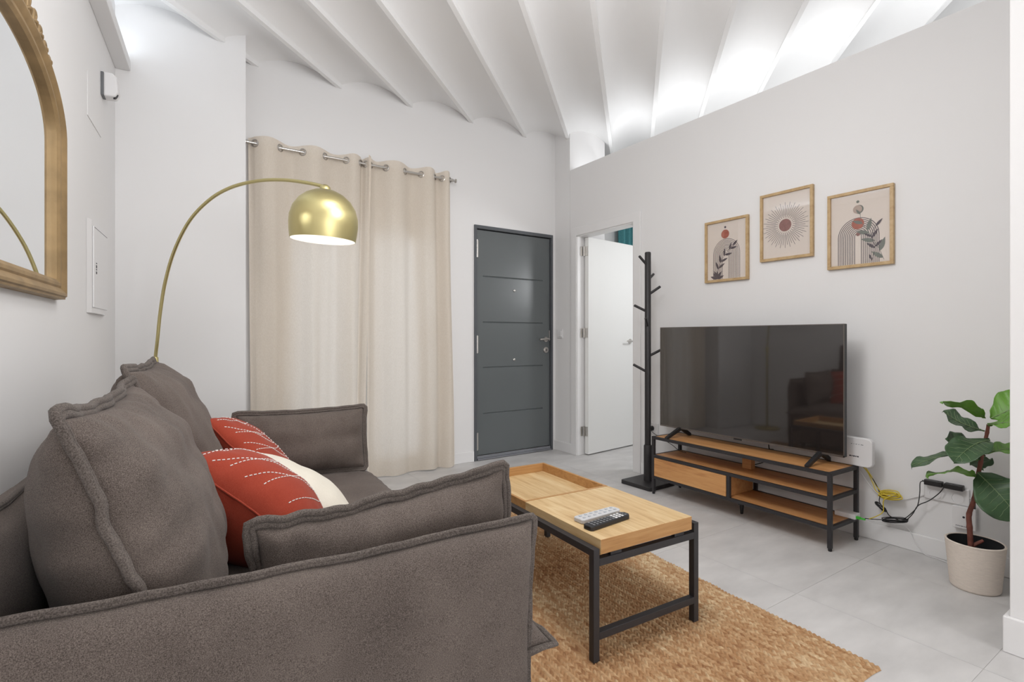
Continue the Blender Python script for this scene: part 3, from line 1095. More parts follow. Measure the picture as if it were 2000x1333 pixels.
phi = R(18)
up = (-math.sin(phi), 0, math.cos(phi))
G1 = 'loose back cushions of the sofa'
cushion('sofa_back_cushion', 'big plump grey sofa back cushion nearest the camera', G1, axes((0, 1, 0), up, (-0.060, 1.47, 0.445)), 0.75, 0.535, 0.245, back=1.45, piny=0.085, p=2.6, pin=0.035, wr=0.014, pk=0.009, seed=11, wave=0.010, r=0.0085, fl=0.026, nx=60, ny=46, sag=0.25)
cushion('sofa_back_cushion', 'grey sofa back cushion farther away, its peak below the brass lamp pole', G1, axes((0, 1, 0), up, (-0.062, 2.235, 0.445)), 0.76, 0.570, 0.26, back=1.4, piny=0.06, p=2.6, pin=0.045, wr=0.014, pk=0.009, seed=17, wave=0.010, r=0.0085, fl=0.026, nx=60, ny=46, sag=0.25)
G2 = 'narrow arm cushions of the sofa'
cushion('sofa_arm_cushion', 'narrow grey arm cushion just behind the near sofa arm', G2, axes((1, 0, 0.10), (0, -0.10, 1), (0.372, 1.20, 0.430)), 0.57, 0.30, 0.15, p=3.2, pin=0.03, piny=0.13, wr=0.009, pk=0.006, seed=23, wave=0.012, r=0.008, fl=0.026)
cushion('sofa_arm_cushion', 'narrow grey arm cushion leaning on the far sofa arm before the curtains', G2, axes((1, 0, 0), (0, 0.10, 1), (0.340, 2.60, 0.448)), 0.56, 0.29, 0.14, p=3.2, pin=0.025, piny=0.07, wr=0.007, pk=0.005, seed=29, wave=0.006, r=0.0075, fl=0.022)


# ------------------------------------------------------------------ throw pillows
def stitches(F, lines, parent):
    """dashed running stitch on the front face; lines in 0..1 cushion coordinates"""
    ny, nx = len(F) - 1, len(F[0]) - 1
    # the grid spacing is not even, invert it by search on x and y
    xs = [F[ny // 2][i].x for i in range(nx + 1)]
    ys = [F[j][nx // 2].y for j in range(ny + 1)]

    def at(u, v):
        x = xs[0] + (xs[-1] - xs[0]) * u
        y = ys[0] + (ys[-1] - ys[0]) * v
        i = max(0, min(nx - 1, sum(1 for a in xs if a < x) - 1))
        j = max(0, min(ny - 1, sum(1 for a in ys if a < y) - 1))
        a = (x - xs[i]) / (xs[i + 1] - xs[i])
        b = (y - ys[j]) / (ys[j + 1] - ys[j])
        return F[j][i].lerp(F[j][i + 1], a).lerp(F[j + 1][i].lerp(F[j + 1][i + 1], a), b)
    mb = MB()
    for ln in lines:
        n = 400
        pts = [at(p.x, p.y) for p in spline([(a, b, 0) for a, b in ln], n // (len(ln) - 1))]
        d = 0
        cur = []
        for a, b in zip(pts, pts[1:]):
            d += (b - a).length
            if (d % 0.013) < 0.0085:
                cur.append(b + Vector((0, 0, 0.0012)))
            else:
                if len(cur) > 2:
                    mb.tube([cur[0], cur[len(cur) // 2], cur[-1]], 0.0015, 5)
                cur = []
    return mb.build('white_stitching', M_THREAD, parent)


leafl = [[(0.06, 0.93), (0.5, 0.80), (0.97, 0.86)], [(0.06, 0.74), (0.45, 0.60), (0.97, 0.66)], [(0.06, 0.50), (0.45, 0.40), (0.97, 0.46)],
         [(0.06, 0.30), (0.45, 0.17), (0.97, 0.22)], [(0.04, 0.84), (0.30, 0.60), (0.52, 0.45)], [(0.04, 0.62), (0.30, 0.42), (0.55, 0.25)], [(0.30, 0.97), (0.55, 0.5), (0.60, 0.03)]]
phr = R(43)
upr = (-math.sin(phr), 0, math.cos(phr))
rr, F, B = cushion('throw_pillow', 'rust red throw pillow with white stitch lines, the nearer of the two', 'rust throw pillows',
                   axes((0.26, 1, -0.30), (-math.sin(R(50)), 0, math.cos(R(50))), (0.268, 1.70, 0.445)), 0.44, 0.44, 0.25, M_RUST, M_RUST, back=1.35, p=2.4, pin=0.05, wr=0.006, pk=0.004, seed=31, fl=0.008, r=0.003, wave=0.003, cat='pillow')
stitches(F, leafl, rr)
rr, F, B = cushion('throw_pillow', 'rust red throw pillow farther away, with cream tufts at its edge', 'rust throw pillows',
                   axes((0.20, 1, -0.15), upr, (0.258, 2.33, 0.452)), 0.42, 0.42, 0.16, M_RUST, M_RUST, p=2.4, pin=0.05, wr=0.006, pk=0.004, seed=37, fl=0.008, r=0.003, wave=0.003, cat='pillow')
stitches(F, leafl, rr)
for yy in (0.11, 0.27):
    MB().boxc((0.205, yy, 0.004), (0.03, 0.045, 0.012)).build('cream_tuft', M_CREAM, rr, bevel=0.004)
phc = R(58)
upc = (-math.sin(phc), 0, math.cos(phc))
cushion('throw_pillow', 'cream throw pillow between the two rust red pillows', None,
        axes((0.0, 1, 0.0), upc, (0.405, 1.99, 0.440)), 0.41, 0.40, 0.15, M_CREAM, M_CREAM, p=2.2, pin=0.0, wr=0.005, pk=0.004, seed=41, fl=0.008, r=0.003, wave=0.003, cat='pillow')


# ------------------------------------------------------------------ jute rug
def make_rug():
    q0, q1, s0, s1 = 0.40, 1.878, 0.892, 3.02
    st = 0.0031
    nq, ns = int((q1 - q0) / st), int((s1 - s0) / st)
    q = np.linspace(0, q1 - q0, nq)
    s = np.linspace(0, s1 - s0, ns)
    Q, S = np.meshgrid(q, s)
    pq, ps = 0.0150, 0.0175
    rng = np.random.default_rng(3)
    qq = Q + 0.0012 * np.sin(S * 40) + 0.002 * np.sin(S * 9 + Q * 5)
    row = np.floor(qq / pq).astype(int)
    ph = rng.random(row.max() + 3)[row]
    ss = S / ps + ph + (qq / pq - row) * 1.0 * np.where(row % 2 == 0, 1, -1)
    a = np.abs(np.sin(PI * qq / pq)) ** 0.8
    c = np.abs(np.sin(PI * ss)) ** 0.9
    cell = rng.random((row.max() + 3, int(ss.max()) + 4))[row, np.floor(ss).astype(int) + 1]
    Z = 0.0025 + 0.0095 * (a * c) ** 0.6 * (0.75 + 0.4 * cell)
    CELL = (0.5 + 0.55 * (cell - 0.5)).ravel().astype(np.float32)
    edge = np.minimum(np.minimum(Q, q1 - q0 - Q), np.minimum(S, s1 - s0 - S))
    Z = np.where(edge < 0.003, 0.001, Z)
    eq = 0.006 * np.sin(S * 7) + 0.003 * np.sin(S * 31)
    Qd = Q + eq * (Q / (q1 - q0)) ** 4
    Sd = S + 0.004 * np.sin(Q * 23)
    V = np.stack([Qd - (q1 - q0) / 2, Sd - (s1 - s0) / 2, Z], -1).reshape(-1, 3).astype(np.float32)
    me = bpy.data.meshes.new('rug')
    i = (np.arange(ns - 1)[:, None] * nq + np.arange(nq - 1)[None, :]).ravel()
    F = np.stack([i, i + 1, i + nq + 1, i + nq], -1).astype(np.int32)
    me.vertices.add(len(V))
    me.vertices.foreach_set('co', V.ravel())
    me.loops.add(F.size)
    me.loops.foreach_set('vertex_index', F.ravel())
    me.polygons.add(len(F))
    me.polygons.foreach_set('loop_start', np.arange(0, F.size, 4, dtype=np.int32))
    me.polygons.foreach_set('use_smooth', np.ones(len(F), dtype=bool))
    me.update()
    me.validate()
    at = me.attributes.new('stitch', 'FLOAT', 'POINT')
    at.data.foreach_set('value', CELL)
    me.materials.append(M_RUG)
    o = bpy.data.objects.new('rug', me)
    COL.objects.link(o)
    M = SF @ Matrix.Translation(((q0 + q1) / 2, (s0 + s1) / 2, 0.0))
    o.location = M.to_translation()
    o.rotation_euler = M.to_euler()
    tag(o, 'woven tan jute rug under the coffee table', 'rug')


make_rug()
RUGZ = 0.009

# ------------------------------------------------------------------ coffee table
TB = Matrix.Rotation(R(-3.0), 4, 'Z')
TC = Vector((1.365, 1.83, RUGZ))
ct = thing('coffee_table', 'oak and black metal coffee table on the jute rug', 'coffee table', M=TB @ Matrix.Translation(TC))
TO = Matrix.Translation(-TC)
ql, qr, sn, sf_ = 1.1255, 1.6125, 1.3475, 2.322
hb = 0.0125


def tb(*a):
    return MB().box(*a).xf(TO)


for q in (ql, qr):
    for s in (sn, sf_):
        tb(q - hb, q + hb, s - hb, s + hb, RUGZ, 0.384).build('leg', M_BLACKM, ct, bevel=0.0015)
for q in (ql, qr):
    tb(q - hb, q + hb, sn + hb, sf_ - hb, 0.359, 0.384).build('side_rail', M_BLACKM, ct, bevel=0.0015)
for s in (sn, sf_):
    tb(ql + hb, qr - hb, s - hb, s + hb, 0.325, 0.350).build('end_rail', M_BLACKM, ct, bevel=0.0015)
    tb(ql + hb, qr - hb, s - hb, s + hb, 0.080, 0.105).build('stretcher', M_BLACKM, ct, bevel=0.0015)
for q in (1.19, 1.50):
    tb(q, q + 0.05, sn - 0.008, sn + 0.008, 0.350, 0.3645).build('spacer', M_BLACKM, ct)
    tb(q, q + 0.05, sf_ - 0.008, sf_ + 0.008, 0.350, 0.3645).build('spacer', M_BLACKM, ct)
q0, q1 = 1.140, 1.583
sj = 1.800
tb(q0, q1, 1.332, sj - 0.0015, 0.3645, 0.4145).build('table_top', M_TABLEW, ct, bevel=0.0015)
tb(q0 + 0.001, q1 - 0.001, 1.3312, 1.332, 0.3655, 0.4135).build('edge_band', M_TABLES, ct)
tr = tb(q0, q1, sj + 0.0015, 2.315, 0.3645, 0.372)
tr.build('tray_floor', M_TABLEW, ct)
for a in ((q0, q0 + 0.012, sj + 0.0015, 2.315), (q1 - 0.012, q1, sj + 0.0015, 2.315)):
    tb(a[0], a[1], a[2], a[3], 0.372, 0.4145).build('tray_wall', M_TABLES, ct, bevel=0.001)
for a in ((q0 + 0.012, q1 - 0.012, sj + 0.0015, sj + 0.0135), (q0 + 0.012, q1 - 0.012, 2.303, 2.315)):
    tb(a[0], a[1], a[2], a[3], 0.372, 0.4145).build('tray_wall', M_TABLES, ct, bevel=0.001)

# remotes
TZ = 0.4150


def remote(label, q, s, rot, L, Wd, body, keym, black):
    M = TB @ Matrix.Translation((q, s, TZ)) @ Matrix.Rotation(R(rot), 4, 'Z')
    r = thing('remote_control', label, 'remote control', M=M, group='remote controls')
    MB().prism([(-L / 2, -Wd / 2 + 0.006), (-L / 2 + 0.008, -Wd / 2), (L / 2 - 0.012, -Wd / 2), (L / 2, -Wd / 2 + 0.012), (L / 2, Wd / 2 - 0.012), (L / 2 - 0.012, Wd / 2), (-L / 2 + 0.008, Wd / 2), (-L / 2, Wd / 2 - 0.006)], 0, 0.016).build('body', body, r, bevel=0.003)
    n = 0
    km = MB()
    for i in range(11 if black else 7):
        x = -L / 2 + 0.022 + i * (L - 0.045) / (10 if black else 6)
        for j in range(3 if black else 2):
            y = (j - 1) * Wd * 0.27 if black else (j - 0.5) * Wd * 0.4
            MB().boxc((x, y, 0.0165), (0.010, 0.0075, 0.003)).build('key', keym[1] if (black and 6 < i < 10) else keym[0], r)
    return r


remote('black remote control with rows of keys on the coffee table', 1.262, 1.437, 8, 0.215, 0.044, M_BLACKP, (M_DARKGREYP, M_WHITEP), True)
remote('white remote control behind the black one on the coffee table', 1.275, 1.505, 5, 0.205, 0.052, M_REMOTEW, (M_REMOTEK, M_REMOTEK), False)

# ------------------------------------------------------------------ TV stand
SR = R(-1.2)
SL = Vector((2.965, 1.875, 0))
ts = thing('tv_stand', 'low oak and black metal TV stand against the right wall', 'TV stand', SL, SR)
hy, x0, x1 = 0.592, -0.147, 0.147
u = 0.010


def lg(x, y):
    MB().boxc((x, y, 0.207), (0.02, 0.02, 0.386)).build('leg', M_BLACKM, ts, bevel=0.0015)
    MB().lathe([(0, 0), (0.008, 0), (0.010, 0.004), (0.010, 0.016), (0, 0.016)], 14, c=(x, y, 0)).build('foot', M_BLACKP, ts, smooth=True)


for x in (x0 + u, x1 - u):
    for y in (-hy + u, hy - u):
        lg(x, y)
for z, nm in ((0.39, 'top'), (0.264, 'middle'), (0.116, 'lower')):
    for x in (x0 + u, x1 - u):
        MB().boxc((x, 0, z), (0.018, 2 * hy - 0.04, 0.018)).build('long_rail', M_BLACKM, ts)
    for y in (-hy + u, hy - u):
        MB().boxc((0, y, z), (x1 - x0 - 0.04, 0.018, 0.018)).build('end_rail', M_BLACKM, ts)
    MB().box(x0 + 0.0195, x1 - 0.0195, -hy + 0.0195, hy - 0.0195, z - 0.006, z + 0.0085).build('shelf_board', M_STANDW, ts)
# divider post, drawer, inner panel, block, middle foot
MB().boxc((x0 + u, -0.005, 0.19), (0.018, 0.02, 0.13)).build('divider', M_BLACKM, ts)
MB().boxc((x1 - u, -0.005, 0.19), (0.018, 0.02, 0.13)).build('divider', M_BLACKM, ts)
dr = MB().box(x0 + 0.002, x0 + 0.016, 0.010, hy - 0.021, 0.127, 0.252).build('drawer', M_STANDD, ts, bevel=0.001)
MB().box(x0 + 0.018, x1 - 0.022, 0.006, 0.018, 0.126, 0.254).build('drawer_side', M_STANDW, ts)
MB().box(0.05, 0.09, -0.03, 0.03, 0.2725, 0.3835).build('support_block', M_STANDW, ts)
MB().boxc((0.0, 0.0, 0.085), (0.03, 0.03, 0.06)).lathe([(0, 0), (0.008, 0), (0.013, 0.055), (0, 0.055)], 14).build('middle_foot', M_BLACKP, ts)
SHT = 0.3985   # top surface of the stand

# ------------------------------------------------------------------ television
tv = thing('television', 'large flat television with dark glossy screen on the oak stand', 'television', (2.985, 1.905, SHT))
ty, tz0, tz1 = 0.608, 0.056, 0.760
MB().box(-0.012, 0.018, -ty, ty, tz0, tz1).box(0.018, 0.05, -0.42, 0.42, tz0 + 0.04, tz0 + 0.40).build('housing', M_BLACKP, tv, bevel=0.003)
bz = MB()
bz.box(-0.0155, -0.012, -ty, ty, tz0, tz0 + 0.010).box(-0.0155, -0.012, -ty, -ty + 0.004, tz0, tz1).box(-0.0155, -0.012, ty - 0.004, ty, tz0, tz1).box(-0.0155, -0.012, -ty, ty, tz1 - 0.004, tz1)
bz.build('bezel', M_BEZEL, tv)
MB().box(-0.0145, -0.012, -ty + 0.004, ty - 0.004, tz0 + 0.010, tz1 - 0.004).build('screen', M_SCREEN, tv)
MB().box(-0.017, -0.0155, -0.028, 0.028, tz0 - 0.006, tz0 + 0.004).build('logo_badge', M_BLACKP, tv, bevel=0.001)
for y in (-0.485, 0.44):
    ft = MB()
    prof = [(-0.155, 0.0), (-0.155, 0.012), (-0.02, 0.066), (0.02, 0.066), (0.10, 0.016), (0.10, 0.0), (0.085, 0.0), (0.0, 0.046), (-0.005, 0.046), (-0.138, 0.0)]
    ft.prism(prof, y - 0.011, y + 0.011, Matrix(((1, 0, 0, 0), (0, 0, 1, 0), (0, 1, 0, 0), (0, 0, 0, 1))))
    ft.build('foot', M_BLACKP, tv, bevel=0.002)

# ------------------------------------------------------------------ router, fibre box
rt = thing('router', 'white flat router standing behind the TV corner on the stand', 'router', (3.085, 1.318, SHT + 0.001), R(-2))


def rrect(w, h, r, n=6):
    p = []
    for cx, cy, a0 in ((w / 2 - r, h / 2 - r, 0), (-w / 2 + r, h / 2 - r, 90), (-w / 2 + r, -h / 2 + r, 180), (w / 2 - r, -h / 2 + r, 270)):
        for k in range(n + 1):
            a = R(a0 + 90 * k / n)
            p.append((cx + r * math.cos(a), cy + r * math.sin(a)))
    return p


YZ = Matrix(((0, 0, 1, 0), (-1, 0, 0, 0), (0, 1, 0, 0), (0, 0, 0, 1)))   # x -> -Y, y -> Z, z -> X
MB().prism([(a, b + 0.078) for a, b in rrect(0.228, 0.152, 0.026)], -0.016, 0.016, YZ).build('housing', M_WHITEP, rt, bevel=0.005, seg=3, smooth=True)
mk = MB()
x = 0.012
for wd in (0.006, 0.003, 0.007, 0.004, 0.012):
    mk.box(-0.0166, -0.0160, -x - wd, -x, 0.117, 0.120)
    x += wd + 0.007
mk.build('status_marks', M_GREYLINE, rt)
mk = MB()
for a, wd in ((0.004, 0.008), (0.015, 0.005), (0.023, 0.008), (0.034, 0.005), (0.042, 0.008)):
    mk.box(-0.0166, -0.0160, -a - wd, -a, 0.050, 0.0565)
mk.build('printed_name', M_DARKPRINT, rt)

fb = thing('fibre_box', 'flat white fibre box with green plug on the lower shelf', 'network box', (3.055, 1.318, 0.1255), R(-1))
MB().box(-0.03, 0.03, -0.05, 0.052, 0.0, 0.026).build('housing', M_WHITEP, fb, bevel=0.003)
MB().boxc((-0.012, -0.058, 0.011), (0.016, 0.022, 0.013)).build('plug', M_GREEN, fb, bevel=0.002)
MB().boxc((-0.012, -0.080, 0.011), (0.010, 0.024, 0.009)).build('plug_sleeve', M_GREEN, fb, bevel=0.003)


# ------------------------------------------------------------------ cables
def cable(name, label, m, pts, r=0.0025, cat='cable', k=8, extra=()):
    mb = MB().tube(spline(pts, k), r, 8)
    for e in extra:
        mb.tube(spline(e, k), r, 8)
    return tag(mb.build(name, m, smooth=True, ang=180), label, cat)


def loops(c, ax, L, Wd, n, seed, x0):
    """a tied hank of cable: n flat loops round the axis ax in the wall plane"""
    rd = random.Random(seed)
    ax = Vector((0, ax[0], ax[1])).normalized()
    pr = Vector((0, -ax.z, ax.y))
    out = []
    for i in range(n):
        l, w_ = L / 2 * rd.uniform(0.75, 1.0), Wd / 2 * rd.uniform(0.6, 1.0)
        off = Vector((x0 + rd.uniform(-0.010, 0.010), c[0], c[1])) + pr * rd.uniform(-0.3, 0.3) * Wd
        for k in range(8):
            t = 2 * PI * k / 8
            out.append(off + ax * (l * math.cos(t)) + pr * (w_ * math.sin(t)) + Vector((0.004 * math.sin(2 * t + i), 0, 0)))
    return [tuple(p) for p in out]


coil = loops((1.150, 0.264), (-1, 0.12), 0.115, 0.036, 7, 1, 3.135)
cable('network_cable', 'yellow network cable coiled in a bundle on the wall beside the TV stand', M_YELLOW,
      [(3.10, 1.262, 0.400), (3.125, 1.245, 0.36), (3.13, 1.227, 0.313), (3.13, 1.200, 0.268)] + coil + [(3.12, 1.172, 0.24), (3.12, 1.175, 0.18), (3.105, 1.20, 0.150), (3.075, 1.222, 0.136)], 0.0025, k=6,
      extra=[[(3.10, 1.252, 0.400), (3.13, 1.232, 0.345), (3.135, 1.205, 0.29), (3.13, 1.16, 0.262)]])
bund = loops((1.192, 0.196), (-0.8, -0.6), 0.062, 0.016, 5, 2, 3.135)
cable('power_cable', 'thin black power cable hanging from the router, tied in a small bundle', M_BLACKP,
      [(3.10, 1.268, 0.402), (3.125, 1.245, 0.365), (3.135, 1.211, 0.303), (3.135, 1.196, 0.258), (3.135, 1.198, 0.22)] + bund + [(3.13, 1.152, 0.163), (3.13, 1.118, 0.152), (3.13, 1.075, 0.150)], 0.0022, k=6)
bund = loops((1.128, 0.146), (-1, 0.24), 0.125, 0.022, 7, 3, 3.132)
cable('power_cable', 'black power cable with a thick tied bundle running to the wall adapters', M_BLACKP,
      [(3.06, 1.235, 0.137), (3.11, 1.21, 0.130)] + bund + [(3.13, 1.060, 0.195), (3.13, 1.031, 0.243), (3.13, 1.021, 0.31), (3.14, 1.022, 0.362), (3.148, 1.008, 0.371)], 0.0022, k=6,
      extra=[[(3.13, 1.075, 0.162), (3.13, 1.050, 0.200), (3.13, 1.027, 0.248), (3.14, 0.985, 0.282), (3.145, 0.945, 0.33), (3.148, 0.927, 0.366)]])
cable('white_cable', 'thin white cable sagging along the wall above the baseboard', M_WHITEP,
      [(3.155, 1.30, 0.36), (3.165, 1.23, 0.263), (3.172, 1.148, 0.235), (3.174, 1.048, 0.278), (3.174, 0.984, 0.312), (3.174, 0.904, 0.321), (3.174, 0.831, 0.325)], 0.0022)
cable('white_cable', 'thin white cable dropping over the baseboard to the floor by the plant pot', M_WHITEP,
      [(3.155, 1.246, 0.106), (3.158, 1.175, 0.110), (3.159, 1.084, 0.112), (3.159, 1.052, 0.055), (3.156, 1.009, 0.006), (3.15, 0.968, 0.004), (3.13, 0.90, 0.004), (3.12, 0.85, 0.004)], 0.0022)

# wall outlets and adapters
ol = thing('wall_outlet', 'wide white wall outlet behind the plant', 'outlet', (XR, 0.928, 0.283))
MB().box(-0.010, 0, -0.088, 0.088, 0, 0.080).build('plate', M_WHITEP, ol, bevel=0.003)
for y in (-0.044, 0.044):
    MB().lathe([(0.0, -0.003), (0.02, -0.003), (0.022, 0.002), (0.025, 0.002)], 24, M=Matrix.Translation((-0.010, y, 0.03)) @ Matrix.Rotation(R(-90), 4, 'Y')).build('socket', M_WHITEP, ol, smooth=True)
GA = 'power adapters in the wall outlet'
for y, lb in ((0.972, 'black power adapter on the left of the wall outlet, under a green leaf'), (0.892, 'black power adapter on the right of the wall outlet, beside the plant stem')):
    a = thing('power_adapter', lb, 'adapter', (XR - 0.011, y, 0.350), 0, GA)
    MB().box(-0.030, 0.0, -0.036, 0.036, 0.006, 0.032).build('housing', M_BLACKP, a, bevel=0.003)
    MB().cyl((-0.016, 0.036, 0.02), (-0.016, 0.046, 0.02), 0.004, 10).build('strain_relief', M_BLACKP, a)
wbx = thing('telecom_box', 'square white telecom wall box behind the plant stem', 'wall box', (XR, 0.855, 0.178))
MB().box(-0.030, 0, -0.044, 0.044, 0, 0.104).build('housing', M_WHITEP, wbx, bevel=0.003)
MB().lathe([(0, 0), (0.005, 0), (0.005, 0.001), (0, 0.001)], 16, M=Matrix.Translation((-0.030, 0.0, 0.056)) @ Matrix.Rotation(R(-90), 4, 'Y')).build('printed_dot', M_DARKPRINT, wbx)
mk = MB()
y = 0.030
for wd in (0.004, 0.005, 0.004, 0.008, 0.004, 0.005, 0.004, 0.005):
    mk.box(-0.0304, -0.0299, y - wd, y, 0.010, 0.014)
    y -= wd + 0.0022
mk.build('printed_text', M_GREYLINE, wbx)
MB().box(-0.026, -0.016, -0.041, -0.034, 0.104, 0.128).build('black_stub', M_BLACKP, wbx)
o2 = thing('wall_outlet', 'white wall outlet with a black plug behind the coat rack', 'outlet', (XR, 2.748, 0.335))
MB().box(-0.010, 0, -0.043, 0.043, 0, 0.087).build('plate', M_WHITEP, o2, bevel=0.003)
MB().lathe([(0, 0), (0.019, 0), (0.019, 0.018), (0.012, 0.03), (0, 0.03)], 20, M=Matrix.Translation((-0.010, 0.012, 0.045)) @ Matrix.Rotation(R(-90), 4, 'Y')).build('plug', M_BLACKP, o2, smooth=True)
cable('power_cable', 'thin black cable from the outlet behind the coat rack to the TV stand', M_BLACKP,
      [(3.145, 2.758, 0.378), (3.11, 2.70, 0.36), (3.10, 2.60, 0.33), (3.09, 2.50, 0.30), (3.07, 2.43, 0.279), (3.06, 2.36, 0.276)], 0.0022)
cable('power_cable', 'black TV cable hanging behind the middle of the TV stand', M_BLACKP,
      [(3.03, 1.76, 0.47), (3.06, 1.76, 0.44), (3.08, 1.765, 0.405), (3.135, 1.77, 0.39), (3.14, 1.80, 0.33), (3.135, 1.86, 0.29), (3.10, 1.90, 0.278)], 0.003)

# ------------------------------------------------------------------ coat rack
kr = thing('coat_rack', 'black wooden coat rack with pegs beside the white door', 'coat rack', (2.985, 2.640, 0), R(2))
MB().prism(rrect(0.285, 0.28, 0.02), 0, 0.028).build('base', M_BLACKW, kr, bevel=0.003, smooth=True, ang=30)
MB().lathe([(0, 0.028), (0.030, 0.028), (0.030, 0.285), (0.026, 0.292), (0, 0.292)], 28).build('lower_post', M_BLACKW, kr, smooth=True)
MB().lathe([(0, 0.285), (0.0225, 0.285), (0.0225, 1.712), (0.019, 1.718), (0, 1.718)], 28).build('post', M_BLACKW, kr, smooth=True)
camR = Vector((0.83, -0.558, 0))
camF = Vector((0.558, 0.83, 0))
rz = Matrix.Rotation(R(-2), 4, 'Z')
# base height on post, sideways reach, reach away from the room, rise
for z, a, f_, dz in ((1.615, -0.072, -0.03, 0.070), (1.510, 0.062, 0.07, 0.055), (1.400, 0.085, -0.03, 0.062), (1.275, -0.095, 0.03, 0.052), (1.165, -0.04, -0.09, 0.062),
                     (1.075, 0.038, 0.09, 0.052), (0.945, 0.105, -0.02, 0.058), (0.828, -0.104, 0.02, 0.058)):
    e = rz @ (camR * a + camF * f_)
    MB().tube([(0, 0, z), tuple(e * 0.96 + Vector((0, 0, z + dz * 0.96))), tuple(e + Vector((0, 0, z + dz)))], [0.0095, 0.0095, 0.007], 12).build('peg', M_BLACKW, kr, smooth=True)


# ------------------------------------------------------------------ framed prints
FM = Matrix(((0, 0, -1, 0), (-1, 0, 0, 0), (0, 1, 0, 0), (0, 0, 0, 1)))    # x -> -Y, y -> Z, z -> -X


def picture(label, yc, zc, tilt):
    w, h, bw, dp = 0.325, 0.422, 0.017, 0.022
    M = Matrix.Translation((XR, yc, zc)) @ FM @ Matrix.Rotation(R(tilt), 4, 'Z')
    r = thing('framed_print', label, 'picture', M=M, group='framed prints above the television')
    f = MB()
    f.box(-w / 2, w / 2, h / 2 - bw, h / 2, 0.001, dp).box(-w / 2, w / 2, -h / 2, -h / 2 + bw, 0.001, dp)
    f.box(-w / 2, -w / 2 + bw, -h / 2 + bw, h / 2 - bw, 0.001, dp).box(w / 2 - bw, w / 2, -h / 2 + bw, h / 2 - bw, 0.001, dp)
    f.build('frame', M_FRAMEW, r, bevel=0.0015)
    iw, ih = w - 2 * bw, h - 2 * bw
    p = MB().box(-iw / 2, iw / 2, -ih / 2, ih / 2, 0.004, 0.010).build('print', M_PAPER, r)
    MB().box(-iw / 2, iw / 2, -ih / 2, ih / 2, 0.0140, 0.0155).build('glass', M_PICGLASS, r)
    return r, p, iw, ih


ZP = 0.0106


def X(f):
    return (f - 0.5) * IW


def Y(f):
    return (0.5 - f) * IH


def arch_lines(p, xa, xb, xi0, xi1, ytop, n, wline):
    mb = MB()
    for k in range(n):
        t = k / (n - 1)
        l, r_ = X(xa + (xi0 - xa) * t), X(xb + (xi1 - xb) * t)
        rad = (r_ - l) / 2
        cx = (l + r_) / 2
        ysp = Y(ytop) - (X(xb) - X(xa)) / 2
        pts = [(l, Y(0.995)), (l, ysp)]
        pts += [(cx - rad * math.cos(PI * a / 16), ysp + rad * math.sin(PI * a / 16)) for a in range(17)]
        pts += [(r_, ysp), (r_, Y(0.995))]
        mb.ribbon(pts, wline, ZP)
    return stuff(mb.build('arch_lines', M_INK, p))


def leafshape(mb, x, y, ang, L, Wd, z):
    pts = []
    for s in (1, -1):
        rng = range(0, 9) if s == 1 else range(7, 0, -1)
        for k in rng:
            t = k / 8
            lx, ly = L * t, s * Wd / 2 * math.sin(PI * t ** 0.8)
            pts.append((x + lx * math.cos(ang) - ly * math.sin(ang), y + lx * math.sin(ang) + ly * math.cos(ang)))
    mb.poly(pts, z)


def sprig(p, name, m, stem, leaves, L, Wd, z):
    mb = MB()
    S = spline([(X(a), Y(b), 0) for a, b in stem], 10)
    mb.ribbon([(q.x, q.y) for q in S], 0.002, z)
    for i, (f, side, sc) in enumerate(leaves):
        k = int(f * (len(S) - 1))
        q = S[k]
        d = S[min(k + 1, len(S) - 1)] - S[max(k - 1, 0)]
        leafshape(mb, q.x, q.y, math.atan2(d.y, d.x) + side, L * sc, Wd * sc, z + 0.0001 + i * 0.00001)
    return mb.build(name, m, p)


r1, p1, IW, IH = picture('small framed print, leftmost, one terracotta dot over a line arch with a dark sprig', 2.1175, 1.6775, 0)
arch_lines(p1, 0.16, 0.84, 0.40, 0.56, 0.30, 9, 0.0030)
MB().disc(X(0.47), Y(0.215), 0.030, ZP + 0.0002).build('terracotta_dot', M_INKT, p1)
MB().disc(X(0.47), Y(0.095), 0.0075, ZP + 0.0002).build('small_dot', M_INK, p1)
sprig(p1, 'dark_sprig', M_INK, [(0.26, 0.99), (0.30, 0.80), (0.42, 0.62), (0.66, 0.44)],
      [(0.1, 0.7, 0.9), (0.12, -0.7, 0.9), (0.3, 0.6, 1), (0.34, -0.7, 1), (0.5, 0.55, 1), (0.55, -0.7, 1), (0.7, 0.6, 1), (0.74, -0.7, 1), (0.88, 0.5, 0.9), (0.9, -0.6, 0.9), (1.0, 0, 0.9)], 0.056, 0.016, ZP + 0.0004)
g = MB()
for k in range(5):
    leafshape(g, X(0.26), Y(0.985), R(20 + 35 * k), 0.055, 0.02, ZP + 0.0004 + k * 0.00002)
g.build('ground_leaves', M_INK, p1)

r2, p2, IW, IH = picture('framed print in the middle, a mauve sun disc with fine rays', 1.711, 1.775, 0)
MB().disc(X(0.48), Y(0.50), 0.038, ZP).build('sun_disc', M_INKM, p2)
g = MB()
for k in range(56):
    a = 2 * PI * k / 56
    ra, rb_ = ((0.046, 0.140), (0.060, 0.122))[k % 2]
    g.ribbon([(X(0.48) + ra * math.cos(a), Y(0.50) + ra * math.sin(a)), (X(0.48) + rb_ * math.cos(a), Y(0.50) + rb_ * math.sin(a))], 0.0023, ZP)
stuff(g.build('sun_rays', M_INK, p2))

